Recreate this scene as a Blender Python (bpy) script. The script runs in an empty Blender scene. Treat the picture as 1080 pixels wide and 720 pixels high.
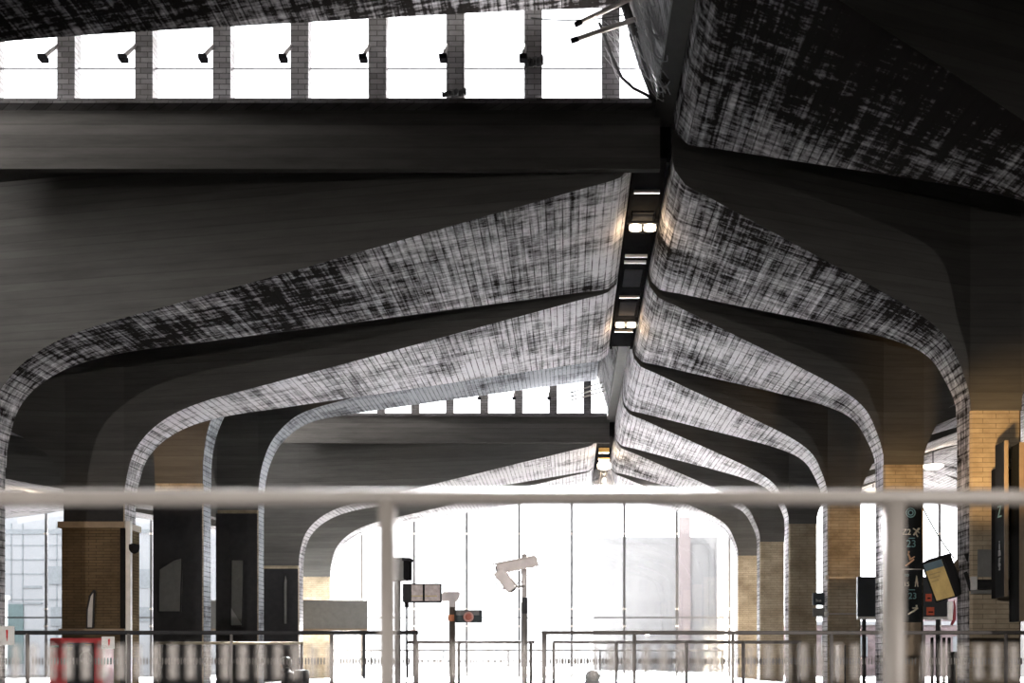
import bpy, bmesh, math, random
from mathutils import Vector, Matrix
random.seed(7)
S = bpy.context.scene
COL = S.collection
EYE = .65                       # camera height above the hall floor
F, CX, CY = 1200.0, 600.0, 697.0


def P(px, py, d):
    """world point seen at photograph pixel px,py when it stands d metres away"""
    return Vector(((px - CX) * d / F, d, EYE + (CY - py) * d / F))


def R(z):
    return EYE + z


# ------------------------------------------------------------------ materials
MATS = {}


class NT:
    def __init__(self, name):
        self.m = bpy.data.materials.new(name)
        self.m.use_nodes = True
        self.t = self.m.node_tree
        self.t.nodes.clear()
        self.out = self.n('ShaderNodeOutputMaterial')

    def n(self, typ, ins=None, **kw):
        nd = self.t.nodes.new(typ)
        for k, v in kw.items():
            setattr(nd, k, v)
        for k, v in (ins or {}).items():
            self.set(nd, k, v)
        return nd

    def set(self, nd, k, v):
        sock = nd.inputs[k]
        if isinstance(v, bpy.types.NodeSocket):
            self.t.links.new(v, sock)
        elif isinstance(v, bpy.types.Node):
            self.t.links.new(v.outputs[0], sock)
        else:
            sock.default_value = v

    def math(self, op, a, b=0.0, c=0.0):
        nd = self.n('ShaderNodeMath', operation=op)
        self.set(nd, 0, a)
        self.set(nd, 1, b)
        self.set(nd, 2, c)
        return nd.outputs[0]

    def mix(self, fac, a, b):
        nd = self.n('ShaderNodeMix', data_type='RGBA')
        self.set(nd, 0, fac)
        self.set(nd, 6, a)
        self.set(nd, 7, b)
        return nd.outputs[2]

    def ramp(self, fac, stops):
        nd = self.n('ShaderNodeValToRGB')
        self.set(nd, 0, fac)
        cr = nd.color_ramp
        while len(cr.elements) < len(stops):
            cr.elements.new(.5)
        for e, (p, c) in zip(cr.elements, stops):
            e.position = p
            e.color = c if len(c) == 4 else (*c, 1)
        return nd.outputs[0]

    def noise(self, vec, scale, detail=4, rough=.6):
        nd = self.n('ShaderNodeTexNoise', {'Scale': scale, 'Detail': detail, 'Roughness': rough})
        self.set(nd, 'Vector', vec)
        return nd.outputs[0]

    def mapping(self, vec, scale=(1, 1, 1), loc=(0, 0, 0)):
        nd = self.n('ShaderNodeMapping', {'Scale': scale, 'Location': loc})
        self.set(nd, 'Vector', vec)
        return nd.outputs[0]

    def done(self, bsdf):
        self.t.links.new(bsdf.outputs[0], self.out.inputs[0])
        return self.m

    def principled(self, col, rough=.8, metal=0.0, bump=None, spec=.3):
        b = self.n('ShaderNodeBsdfPrincipled', {'Roughness': rough, 'Metallic': metal})
        b.inputs['Specular IOR Level'].default_value = spec
        self.set(b, 'Base Color', col if not isinstance(col, tuple) else (*col[:3], 1))
        if bump is not None:
            bn = self.n('ShaderNodeBump', {'Strength': .4, 'Distance': .01, 'Height': bump})
            self.set(b, 'Normal', bn)
        return b


def plain(name, col, rough=.7, metal=0.0, spec=.3, var=.12, scale=6.0):
    if name in MATS:
        return MATS[name]
    t = NT(name)
    tc = t.n('ShaderNodeTexCoord').outputs['Object']
    n = t.noise(tc, scale)
    lo = tuple(c * (1 - var) for c in col)
    hi = tuple(min(1, c * (1 + var)) for c in col)
    c = t.ramp(n, [(.3, lo), (.7, hi)])
    MATS[name] = t.done(t.principled(c, rough, metal, spec=spec))
    return MATS[name]


def emit(name, col, strength):
    if name in MATS:
        return MATS[name]
    t = NT(name)
    e = t.n('ShaderNodeEmission', {'Color': (*col, 1), 'Strength': strength})
    MATS[name] = t.done(e)
    return MATS[name]


def glass(name, tint=(1, 1, 1), refl=.05, rough=0.0):
    if name in MATS:
        return MATS[name]
    t = NT(name)
    tr = t.n('ShaderNodeBsdfTransparent', {'Color': (*tint, 1)})
    gl = t.n('ShaderNodeBsdfGlossy', {'Color': (1, 1, 1, 1), 'Roughness': rough})
    mx = t.n('ShaderNodeMixShader', {0: refl})
    t.t.links.new(tr.outputs[0], mx.inputs[1])
    t.t.links.new(gl.outputs[0], mx.inputs[2])
    MATS[name] = t.done(mx)
    return MATS[name]


def mat_soffit(name, light, dark, amount, seed, soot_shade=None):
    """board-marked concrete: joints across the rib plus sooty stains"""
    t = NT(name)
    uv = t.n('ShaderNodeUVMap', uv_map='UVMap').outputs[0]
    sep = t.n('ShaderNodeSeparateXYZ', {0: uv})
    u, v = sep.outputs[0], sep.outputs[1]
    f = t.math('FRACT', t.math('DIVIDE', u, .125))
    line = t.math('LESS_THAN', f, .17)
    bid = t.math('FLOOR', t.math('DIVIDE', u, .125))
    wn = t.n('ShaderNodeTexWhiteNoise', noise_dimensions='1D')
    t.set(wn, 'W', bid)
    vec = t.mapping(uv, (1, 1, 1), (seed * 7.3, seed * 3.1, 0))
    big = t.noise(t.mapping(vec, (.55, .7, 1)), 1.0, 5, .62)
    along = t.noise(t.mapping(vec, (1.1, 5.5, 1)), 1.0, 5, .7)
    across = t.noise(t.mapping(vec, (8.5, .9, 1)), 1.0, 4, .65)
    fine = t.noise(t.mapping(vec, (9, 14, 1)), 1.0, 3, .7)
    thr_a = t.noise(t.mapping(vec, (15, .55, 1)), 1.0, 2, .6)
    thr_b = t.noise(t.mapping(vec, (.7, 13, 1)), 1.0, 2, .6)
    s = t.math('ADD', t.math('MULTIPLY', big, .34), t.math('MULTIPLY', along, .22))
    s = t.math('ADD', s, t.math('MULTIPLY', across, .16))
    s = t.math('ADD', s, t.math('MULTIPLY', fine, .16))
    s = t.math('ADD', s, t.math('MULTIPLY', thr_a, .16))
    s = t.math('ADD', s, t.math('MULTIPLY', thr_b, .14))
    s = t.math('ADD', s, t.math('MULTIPLY', wn.outputs[0], .035))
    if soot_shade:
        # ragged painted falloff of light, part sooty stain, centred at (u, v)
        cu, cv, ru, rv, k = soot_shade
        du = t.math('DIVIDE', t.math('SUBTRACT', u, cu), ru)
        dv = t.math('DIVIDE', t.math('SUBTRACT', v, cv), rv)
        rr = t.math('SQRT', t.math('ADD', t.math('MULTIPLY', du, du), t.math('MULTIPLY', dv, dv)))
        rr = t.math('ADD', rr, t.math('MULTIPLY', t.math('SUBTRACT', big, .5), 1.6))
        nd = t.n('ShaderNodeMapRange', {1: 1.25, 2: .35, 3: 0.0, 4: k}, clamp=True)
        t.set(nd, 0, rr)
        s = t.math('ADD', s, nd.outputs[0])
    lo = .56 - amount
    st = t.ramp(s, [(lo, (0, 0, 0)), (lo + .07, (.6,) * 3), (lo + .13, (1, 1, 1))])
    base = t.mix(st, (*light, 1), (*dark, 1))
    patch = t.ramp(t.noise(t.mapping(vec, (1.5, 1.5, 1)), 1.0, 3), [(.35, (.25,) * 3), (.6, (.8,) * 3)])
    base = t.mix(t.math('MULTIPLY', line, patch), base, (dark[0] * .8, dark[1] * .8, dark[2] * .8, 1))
    bump = t.math('SUBTRACT', 1.0, line)
    b = t.principled(base, .9, bump=bump, spec=0.0)
    return t.done(b)


def mat_boards(name, lo, hi, pitch=.13):
    """horizontal board marks on upright concrete"""
    t = NT(name)
    tc = t.n('ShaderNodeNewGeometry').outputs['Position']
    sep = t.n('ShaderNodeSeparateXYZ', {0: tc})
    z = sep.outputs[2]
    f = t.math('FRACT', t.math('DIVIDE', z, pitch))
    line = t.math('LESS_THAN', f, .16)
    wn = t.n('ShaderNodeTexWhiteNoise', noise_dimensions='1D')
    t.set(wn, 'W', t.math('FLOOR', t.math('DIVIDE', z, pitch)))
    n = t.noise(t.mapping(tc, (.8, .8, 7)), 1.0, 5, .65)
    k = t.math('ADD', t.math('MULTIPLY', n, .8), t.math('MULTIPLY', wn.outputs[0], .2))
    c = t.ramp(k, [(.3, lo), (.72, hi)])
    c = t.mix(t.math('MULTIPLY', line, .2), c, (lo[0] * .6, lo[1] * .6, lo[2] * .6, 1))
    return t.done(t.principled(c, .9, bump=t.math('SUBTRACT', 1.0, line), spec=0.0))


def mat_brick(name, a, b_, mortar, w=.42, h=.078):
    t = NT(name)
    tc = t.n('ShaderNodeNewGeometry').outputs['Position']
    sep = t.n('ShaderNodeSeparateXYZ', {0: tc})
    xy = t.math('ADD', sep.outputs[0], sep.outputs[1])
    cmb = t.n('ShaderNodeCombineXYZ', {0: xy, 1: sep.outputs[2]})
    br = t.n('ShaderNodeTexBrick', {'Color1': (*a, 1), 'Color2': (*b_, 1), 'Mortar': (*mortar, 1), 'Scale': 1.0,
                                    'Mortar Size': .006, 'Brick Width': w, 'Row Height': h, 'Bias': 0.0})
    t.set(br, 'Vector', cmb)
    n = t.noise(t.mapping(tc, (1.2, 1.2, 1.6)), 1.0, 5, .65)
    c = t.mix(t.ramp(n, [(.38, (0, 0, 0)), (.72, (.9,) * 3)]), br.outputs[0], (a[0] * .35, a[1] * .33, a[2] * .3, 1))
    return t.done(t.principled(c, .85, bump=t.math('SUBTRACT', 1.0, br.outputs[1]), spec=0.0))


M_SL = [mat_soffit('soffit_concrete_%d' % i, (.42, .41, .42) if i in (4, 5) else (.74, .72, .74), (.02, .018, .017), a, i, {1: (8.2, 18.2, 4.4, 3.5, .075), 6: (7.6, 12.0, 3.4, 2.6, .075), 7: (6.9, 17.2, 3.0, 1.6, .075)}.get(i))  # three near ribs get a painted light falloff patch
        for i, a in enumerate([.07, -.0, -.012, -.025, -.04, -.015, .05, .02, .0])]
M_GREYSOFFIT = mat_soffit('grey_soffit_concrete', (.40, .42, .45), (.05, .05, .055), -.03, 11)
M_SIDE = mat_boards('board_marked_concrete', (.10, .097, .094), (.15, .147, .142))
M_REAR = mat_boards('low_bounce_concrete', (.025, .024, .023), (.05, .048, .046))  # unseen rear faces, blackened so they bounce less light
M_BEAM = mat_boards('dark_beam_concrete', (.06, .058, .055), (.11, .105, .10), .16)  # darker board-marked tone for beams and window heads
M_BRICK = mat_brick('tan_brick', (.58, .485, .36), (.48, .40, .295), (.26, .215, .16))
M_PIER = mat_brick('grey_brick', (.17, .165, .17), (.11, .105, .11), (.04, .04, .04), .2, .075)
M_TILE = mat_brick('brown_tile', (.15, .11, .065), (.12, .088, .053), (.055, .042, .028), .3, .06)
M_FLOOR = plain('terrazzo', (.022, .021, .02), .45, scale=9)
M_SLAB = plain('roof_slab', (.05, .048, .045), .9)
M_DARKWALL = plain('dark_wall', (.03, .029, .028), .9)
M_STEEL = plain('brushed_steel', (.48, .44, .41), .38, .55, spec=.5)
M_RAILNEAR = plain('painted_rail', (.125, .114, .106), .5, .0, spec=.3)
M_POST = plain('grey_post', (.17, .155, .15), .6, .0)
M_DARKMET = plain('dark_metal', (.04, .04, .043), .75, spec=0.0)
M_BLACK = plain('black_plastic', (.012, .012, .013), .8, spec=0.0)
M_WHITE = plain('white_paint', (.75, .74, .73), .5)
M_CAMW = plain('camera_housing', (.85, .78, .76), .45)
M_TAN = plain('tan_edge', (.27, .21, .15), .6)
M_GREYP = plain('grey_panel', (.20, .20, .195), .55)
M_RED = plain('red_enamel', (.36, .03, .035), .4)
M_PALE = plain('pale_sheet', (.45, .45, .46), .4)
M_GLASS = glass('clear_glass', refl=.015)
M_GLASSF = glass('facade_glass', (.97, .98, .98), .03)
t = NT('frosted_print')
_d = t.n('ShaderNodeBsdfDiffuse', {'Color': (.24, .225, .215, 1)})
_t = t.n('ShaderNodeBsdfTransparent')
_m = t.n('ShaderNodeMixShader', {0: .42})
t.t.links.new(_t.outputs[0], _m.inputs[1])
t.t.links.new(_d.outputs[0], _m.inputs[2])
M_FRIT = t.done(_m)
M_FRITD = plain('printed_dashes', (.16, .15, .145), .9, spec=0.0)
M_MULL = plain('mullion_grey', (.10, .10, .105), .7, .0, spec=0.0)
M_WIRE = plain('black_wire', (.02, .02, .02), .7)
M_NET = plain('grey_net', (.45, .45, .46), .9)


# ------------------------------------------------------------------ mesh helpers
def box(bm, a, b, bev=0.0):
    x0, x1 = sorted((a[0], b[0]))
    y0, y1 = sorted((a[1], b[1]))
    z0, z1 = sorted((a[2], b[2]))
    t = bmesh.new()
    bmesh.ops.create_cube(t, size=1)
    bmesh.ops.scale(t, vec=(x1 - x0, y1 - y0, z1 - z0), verts=t.verts)
    bmesh.ops.translate(t, vec=((x0 + x1) / 2, (y0 + y1) / 2, (z0 + z1) / 2), verts=t.verts)
    if bev:
        bev = min(bev, .45 * min(x1 - x0, y1 - y0, z1 - z0))
        bmesh.ops.bevel(t, geom=list(t.edges), offset=bev, segments=2, affect='EDGES', profile=.6)
    merge(bm, t)


def merge(bm, t, mtx=None):
    if mtx is not None:
        bmesh.ops.transform(t, matrix=mtx, verts=t.verts)
    mp = {v: bm.verts.new(v.co) for v in t.verts}
    for f in t.faces:
        try:
            nf = bm.faces.new([mp[v] for v in f.verts])
            nf.smooth = f.smooth
            nf.material_index = f.material_index
        except ValueError:
            pass
    t.free()


def tube(bm, pts, r, seg=10, cap=True):
    pts = [Vector(p) for p in pts]
    rs = r if isinstance(r, (list, tuple)) else [r] * len(pts)
    rings = []
    up = None
    for i, p in enumerate(pts):
        d = (pts[min(i + 1, len(pts) - 1)] - pts[max(i - 1, 0)]).normalized()
        if up is None:
            up = Vector((0, 0, 1)) if abs(d.z) < .9 else Vector((1, 0, 0))
        s = d.cross(up).normalized()
        up = s.cross(d).normalized()
        rings.append([bm.verts.new(p + (s * math.cos(2 * math.pi * k / seg) + up * math.sin(2 * math.pi * k / seg)) * rs[i])
                      for k in range(seg)])
    for a, b in zip(rings, rings[1:]):
        for k in range(seg):
            f = bm.faces.new((a[k], a[(k + 1) % seg], b[(k + 1) % seg], b[k]))
            f.smooth = True
    if cap:
        bm.faces.new(rings[0][::-1])
        bm.faces.new(rings[-1])


def lathe(bm, prof, origin=(0, 0, 0), seg=20, mtx=None):
    """prof: (radius, height) pairs about z"""
    t = bmesh.new()
    rings = []
    for r, h in prof:
        rings.append([t.verts.new((r * math.cos(2 * math.pi * k / seg), r * math.sin(2 * math.pi * k / seg), h)) for k in range(seg)])
    for a, b in zip(rings, rings[1:]):
        for k in range(seg):
            f = t.faces.new((a[k], a[(k + 1) % seg], b[(k + 1) % seg], b[k]))
            f.smooth = True
    if prof[0] != prof[-1]:
        t.faces.new(rings[0][::-1])
        t.faces.new(rings[-1])
    m = Matrix.Translation(origin)
    merge(bm, t, m @ mtx if mtx is not None else m)


def prism(bm, poly, y0, y1):
    """poly in (x, z), extruded from y0 to y1"""
    a = [bm.verts.new((x, y0, z)) for x, z in poly]
    b = [bm.verts.new((x, y1, z)) for x, z in poly]
    bm.faces.new(a)
    bm.faces.new(b[::-1])
    n = len(poly)
    for i in range(n):
        bm.faces.new((a[i], b[i], b[(i + 1) % n], a[(i + 1) % n]))


def obj(name, bm, mat, parent=None, loc=None):
    """mesh given in world coordinates; parent empties keep only translation"""
    bmesh.ops.recalc_face_normals(bm, faces=bm.faces)
    me = bpy.data.meshes.new(name)
    off = Vector(loc) if loc is not None else Vector((0, 0, 0))
    if parent is not None:
        off = wloc(parent)
    bmesh.ops.translate(bm, vec=-off, verts=bm.verts)
    bm.to_mesh(me)
    bm.free()
    for m in (mat if isinstance(mat, list) else [mat]):
        me.materials.append(m)
    o = bpy.data.objects.new(name, me)
    COL.objects.link(o)
    if parent is not None:
        o.parent = parent
    else:
        o.location = off
    return o


def wloc(o):
    v = Vector(o.location)
    while o.parent is not None:
        o = o.parent
        v += Vector(o.location)
    return v


def tag(o, label, cat, group=None, kind=None):
    o['label'] = label
    o['category'] = cat
    if group:
        o['group'] = group
    if kind:
        o['kind'] = kind
    return o


def thing(name, label, cat, loc, group=None):
    o = bpy.data.objects.new(name, None)
    o.empty_display_size = .2
    COL.objects.link(o)
    o.location = loc
    return tag(o, label, cat, group)


def struct(name, bm, mat, parent=None):
    o = obj(name, bm, mat, parent)
    if parent is None:
        o['kind'] = 'structure'
    return o


def B():
    return bmesh.new()


def bx(a, b, bev=0.0):
    bm = B()
    box(bm, a, b, bev)
    return bm


# ------------------------------------------------------------------ world, camera
W = bpy.data.worlds.new('overcast')
S.world = W
W.use_nodes = True
bg = W.node_tree.nodes['Background']
bg.inputs[0].default_value = (.96, .97, 1.0, 1)
bg.inputs[1].default_value = .55

cam = bpy.data.cameras.new('camera')
co = bpy.data.objects.new('camera', cam)
COL.objects.link(co)
co.location = (0, 0, EYE)
co.rotation_euler = (math.pi / 2, 0, 0)
cam.sensor_width = 36
cam.lens = 40
cam.shift_x = (540 - CX) / 1080
cam.shift_y = (CY - 360) / 1080
cam.clip_end = 500
cam.dof.use_dof = True
cam.dof.focus_distance = 24
cam.dof.aperture_fstop = 1.4
S.camera = co
S.view_settings.view_transform = 'Standard'
S.view_settings.look = 'None'
S.view_settings.gamma = 1
S.view_settings.exposure = 3.6
S.view_settings.use_curve_mapping = False
S.cycles.max_bounces = 8
S.cycles.diffuse_bounces = 5
S.cycles.transparent_max_bounces = 16
S.cycles.caustics_reflective = False
S.cycles.caustics_refractive = False


# ------------------------------------------------------------------ shell of the hall
Y0, Y1 = -9.0, 46.4
XL, XR = -24.0, 18.2
SLAB = R(7.62)
RAISED = R(10.3)
WELLS = ((6.0, 16.0), (26.0, 36.0))
WX0, WX1 = -10.3, 1.2
# floor with a sunken stair landing
PX0, PX1, PY0, PY1, PZ = -7.6, 2.6, 19.4, 24.4, -1.02
bm = B()
for a, b in (((XL, Y0), (XR, PY0)), ((XL, PY1), (XR, Y1)), ((XL, PY0), (PX0, PY1)), ((PX1, PY0), (XR, PY1))):
    box(bm, (a[0], a[1], -.3), (b[0], b[1], 0))
struct('floor', bm, M_FLOOR)
M_BOUNCEFLOOR = plain('bounce_floor', (.76, .76, .78), .6, scale=4)  # unseen pale strip added to bounce light up to the soffits
bm = B()
box(bm, (-4.2, 15.5, 0), (4.4, PY0, .006))
box(bm, (-4.2, PY1, 0), (4.4, 33.5, .006))
struct('floor_bounce_strip', bm, M_BOUNCEFLOOR)
bm = B()
box(bm, (PX0 - .1, PY0 - .1, PZ - .2), (PX1 + .1, PY1 + .1, PZ))
for a, b in (((PX0 - .1, PY0 - .1), (PX1 + .1, PY0)), ((PX0 - .1, PY1), (PX1 + .1, PY1 + .1)), ((PX0 - .1, PY0), (PX0, PY1)), ((PX1, PY0), (PX1 + .1, PY1))):
    box(bm, (a[0], a[1], PZ), (b[0], b[1], -.3))
for k in range(6):
    box(bm, (PX1 - .3 * (k + 1), PY0, PZ), (PX1 - .3 * k, PY1, PZ + .17 * (6 - k) - .17 + .0))
o = struct('floor_landing', bm, M_FLOOR)

bm = B()
for (x0, x1, y0, y1) in ((XL, WX0, Y0, Y1), (WX1, XR, Y0, Y1), (WX0, WX1, Y0, WELLS[0][0]),
                         (WX0, WX1, WELLS[0][1], WELLS[1][0]), (WX0, WX1, WELLS[1][1], Y1)):
    box(bm, (x0, y0, SLAB), (x1, y1, SLAB + .16))
struct('ceiling', bm, M_SLAB)
bm = B()
for y0, y1 in WELLS:
    box(bm, (WX0 - .2, y0 - .2, RAISED), (WX1 + .3, y1 + .35, RAISED + .2))
struct('ceiling_skylight', bm, M_SLAB)
struct('wall_back', bx((XL, Y0 - .2, 0), (XR, Y0, SLAB)), M_DARKWALL)
struct('wall_left', bx((XL - .2, Y0, 0), (XL, Y1, SLAB)), M_DARKWALL)
struct('wall_right', bx((XR, Y0, 0), (XR + .2, Y1, SLAB)), M_DARKWALL)
# rear and left walls of the skylight wells
for i, (y0, y1) in enumerate(WELLS):
    bm = B()
    box(bm, (WX0, y0 - .15, SLAB + .16), (WX1, y0, RAISED))
    box(bm, (WX0 - .15, y0 - .15, SLAB + .16), (WX0, y1 + .2, RAISED))
    struct('wall_skylight_%d' % (i + 1), bm, M_DARKWALL)

# leaning board-marked wall of each well beside the ridge
M_WELL = mat_soffit('well_concrete', (.52, .52, .53), (.06, .06, .06), -.02, 9)


def uv_poly(bm, uvl, pts, uvs, mi=0):
    f = bm.faces.new([bm.verts.new(p) for p in pts])
    f.material_index = mi
    for l, w in zip(f.loops, uvs):
        l[uvl].uv = w
    return f


for i, (y0, y1) in enumerate(WELLS):
    bm = B()
    uvl = bm.loops.layers.uv.new('UVMap')
    a0, a1 = (1.269, R(7.80)), (.50, R(10.3))
    L = math.hypot(a1[0] - a0[0], a1[1] - a0[1])
    n = 12
    th = .16
    for k in range(n):
        ya, yb = y0 + (y1 - y0) * k / n, y0 + (y1 - y0) * (k + 1) / n
        uv_poly(bm, uvl, [(a0[0], ya, a0[1]), (a0[0], yb, a0[1]), (a1[0], yb, a1[1]), (a1[0], ya, a1[1])],
                [(ya + 0, 0), (yb + 0, 0), (yb + 1.2, L), (ya + 1.2, L)])
        uv_poly(bm, uvl, [(a0[0] + th, ya, a0[1]), (a0[0] + th, yb, a0[1]), (a1[0] + th, yb, a1[1]), (a1[0] + th, ya, a1[1])],
                [(ya, 0), (yb, 0), (yb, L), (ya, L)])
    bmesh.ops.remove_doubles(bm, verts=bm.verts, dist=.0005)
    edges = [e for e in bm.edges if e.is_boundary]
    bmesh.ops.bridge_loops(bm, edges=edges)
    struct('wall_ridge_%d' % (i + 1), bm, M_WELL)


# ------------------------------------------------------------------ ribs
def smooth_path(ctrl, step=.12):
    """Catmull-Rom through the control points, resampled"""
    pts = [Vector(c) for c in ctrl]
    out = []
    n = len(pts)
    for i in range(n - 1):
        p0 = pts[max(i - 1, 0)]
        p1, p2 = pts[i], pts[i + 1]
        p3 = pts[min(i + 2, n - 1)]
        seg = (p2 - p1).length
        k = max(1, int(seg / step))
        # centripetal-ish tangents scaled to the segment
        t1 = (p2 - p0).normalized() * seg
        t2 = (p3 - p1).normalized() * seg
        for j in range(k):
            s = j / k
            h = (2 * s ** 3 - 3 * s ** 2 + 1, s ** 3 - 2 * s ** 2 + s, -2 * s ** 3 + 3 * s ** 2, s ** 3 - s ** 2)
            out.append(p1 * h[0] + t1 * h[1] + p2 * h[2] + t2 * h[3])
    out.append(pts[-1])
    return out


PROF_L = [(-9.06, 3.2), (-9.03, 3.6), (-8.82, 4.28), (-8.3, 4.80), (-7.5, 5.15), (-6, 5.47), (-4, 5.87), (-2, 6.28),
          (.3, 6.75), (.72, 6.84), (.88, 6.98), (.91, 7.25), (.91, 7.62)]
PROF_R = [(6.41, 4.0), (6.405, 4.2), (6.28, 4.58), (6.0, 5.08), (5.5, 5.41), (4.5, 5.80), (3, 6.32), (2.0, 6.67),
          (1.65, 6.79), (1.50, 6.97), (1.46, 7.25), (1.46, 7.62)]
PROF_TOP = [(-9.06, 4.4), (-9.05, 5.4), (-8.95, 6.4), (-8.7, 7.0), (-8.2, 7.42), (-7.3, 7.70), (-6, 7.97), (-3.1, 8.49), (-1, 8.86),
            (.4, 9.08), (.88, 9.14)]
PROF_UP = [(-9.06, 4.4), (-9.05, 5.0), (-8.92, 5.75), (-8.6, 6.45), (-8.0, 7.02), (-7.4, 7.27), (-6, 7.57), (-4, 7.96), (-2, 8.34),
           (.4, 8.78), (.88, 8.87)]
OUT_R = [(6.41, 4.0), (6.405, 4.2), (6.28, 4.58), (6.0, 5.08), (5.5, 5.41), (4.5, 5.80), (3, 6.32), (2.0, 6.67), (1.4, 6.82), (.9, 6.85),
         (.4, 6.80), (-.4, 6.55), (-1.6, 6.15), (-2.8, 5.75), (-3.6, 5.42), (-4.1, 5.1)]
OUT_L = [(x, 3.2 + (z - 3.2) * .82) for x, z in PROF_L[:9]] + [(.7, 6.13), (1.6, 6.0), (3.6, 5.7)]
OUT_UP = [(-9.06, 4.4), (-9.04, 5.0), (-8.9, 5.7), (-8.5, 6.3), (-7.8, 6.6), (-6, 6.85), (-4, 7.0), (-1, 7.2), (.9, 7.4)]


def rib(side, d, prof, outp, cw, smat, label, dz=0.0, top=SLAB, w0=.33, wr=2.5, dx=0.0):
    if dx:
        prof = [(x + dx * min(1, max(0, -(x - .3) / 9)), z) for x, z in prof]
        outp = [(x + dx, z) for x, z in outp]
    xi = prof[0][0]
    sg = -1 if side == 'l' else 1
    xo = xi + sg * cw
    root = thing('arched_roof_rib', label, 'roof rib', ((xi + xo) / 2, d, 0), 'arched ribs left of the ridge' if side == 'l' else 'arched ribs right of the ridge')
    path = smooth_path([(x, R(z + (dz if k > 2 else 0))) for k, (x, z) in enumerate(prof)])
    opath = smooth_path([(xo - (x - xi), R(z)) for x, z in outp])
    xr = prof[-1][0]
    lim = abs(prof[-1][0] - xi) + .3
    bm = B()
    uvl = bm.loops.layers.uv.new('UVMap')

    def half(x, face):
        a = abs(x - face)
        k = max(0, min(1, a / lim, (2 * lim + 1.1 - a) / lim))
        return w0 + (wr - .005 - w0) * k
    for pth, face, tp in ((path, xi, top), (opath, xo, SLAB)):
        s = pth[0].y
        for p, q in zip(pth, pth[1:]):
            L = (q - p).length
            wp, wq = half(p.x, face), half(q.x, face)
            n = 3
            for k in range(n):
                f0, f1 = -1 + 2 * k / n, -1 + 2 * (k + 1) / n
                fc = uv_poly(bm, uvl, [(p.x, d + f0 * wp, p.y), (p.x, d + f1 * wp, p.y), (q.x, d + f1 * wq, q.y), (q.x, d + f0 * wq, q.y)],
                             [(s, d + f0 * wp), (s, d + f1 * wp), (s + L, d + f1 * wq), (s + L, d + f0 * wq)])
                fc.smooth = False
            for f in (-1, 1):
                if abs(q.x - p.x) > 1e-5:
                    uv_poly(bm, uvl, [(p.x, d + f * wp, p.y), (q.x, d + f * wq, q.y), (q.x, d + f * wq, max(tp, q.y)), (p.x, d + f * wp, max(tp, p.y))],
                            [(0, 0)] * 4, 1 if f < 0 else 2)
            uv_poly(bm, uvl, [(p.x, d - wp, tp), (q.x, d - wq, tp), (q.x, d + wq, tp), (p.x, d + wp, tp)], [(0, 0)] * 4, 1)
            s += L
    # block over the column, between the two springings
    z0 = path[0].y
    for f in (-1, 1):
        uv_poly(bm, uvl, [(xi, d + f * w0, z0), (xo, d + f * w0, z0), (xo, d + f * w0, top), (xi, d + f * w0, top)], [(0, 0)] * 4, 1)
    bmesh.ops.remove_doubles(bm, verts=bm.verts, dist=.0008)
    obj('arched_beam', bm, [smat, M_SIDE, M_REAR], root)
    # column
    bm = B()
    uvl = bm.loops.layers.uv.new('UVMap')
    b = .04
    ring = [(xi, d - w0 + b), (xi, d + w0 - b), (xi + sg * b, d + w0), (xo - sg * b, d + w0), (xo, d + w0 - b), (xo, d - w0 + b), (xo - sg * b, d - w0), (xi + sg * b, d - w0)]
    for k in range(8):
        (ax, ay), (cx, cy) = ring[k], ring[(k + 1) % 8]
        mi = 0 if k in (0, 4) else 1
        n = 6
        for j in range(n):
            za, zb = z0 * j / n, z0 * (j + 1) / n
            uv_poly(bm, uvl, [(ax, ay, za), (cx, cy, za), (cx, cy, zb), (ax, ay, zb)], [(za, ay), (za, cy), (zb, cy), (zb, ay)], mi)
    bm.faces.new([bm.verts.new((x, y, z0)) for x, y in ring])
    bm.faces.new([bm.verts.new((x, y, 0)) for x, y in ring][::-1])
    bmesh.ops.remove_doubles(bm, verts=bm.verts, dist=.0008)
    obj('column', bm, [smat, M_BRICK], root)
    return root


D = [13.5 + 5 * k for k in range(7)]
left_labels = [
    'raised concrete roof rib at the top left edge, above the large skylight windows',
    'largest concrete rib left of the ridge, broad pale soffit sweeping down to the left edge',
    'concrete roof rib on the left whose pale soffit ends at the brown clad column',
    'raised concrete rib on the left behind the brown clad column, its arch mostly hidden',
    'raised grey concrete rib directly in front of the distant skylight windows',
    'concrete rib on the left below the distant skylight, with pale soffit',
    'furthest concrete rib left of the ridge, against the end glass wall']
right_labels = [
    'darkest and nearest concrete rib right of the ridge, filling the top right corner',
    'concrete rib on the right running to the orange lit brick column at the right edge',
    'concrete rib on the right running to the brick column behind the black wayfinding sign',
    'concrete rib on the right running to the brick column with two steel bands',
    'fourth large pale rib on the right, third brick column from the far glass wall',
    'last but one concrete rib right of the ridge, second brick column from the glass wall',
    'furthest concrete rib right of the ridge, its column against the end glass wall']
ribs_l, ribs_r = [], []
for k in range(7):
    up = k in (0, 3, 4)
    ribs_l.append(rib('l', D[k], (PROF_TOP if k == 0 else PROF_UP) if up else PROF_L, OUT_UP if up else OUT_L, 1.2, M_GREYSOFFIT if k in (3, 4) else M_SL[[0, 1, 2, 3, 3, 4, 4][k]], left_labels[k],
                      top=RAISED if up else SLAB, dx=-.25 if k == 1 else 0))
    ribs_r.append(rib('r', D[k], PROF_R, OUT_R, .82, M_SL[[6, 7, 8, 3, 3, 5, 4][k]], right_labels[k], dz=.38 if k == 0 else 0))

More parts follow.
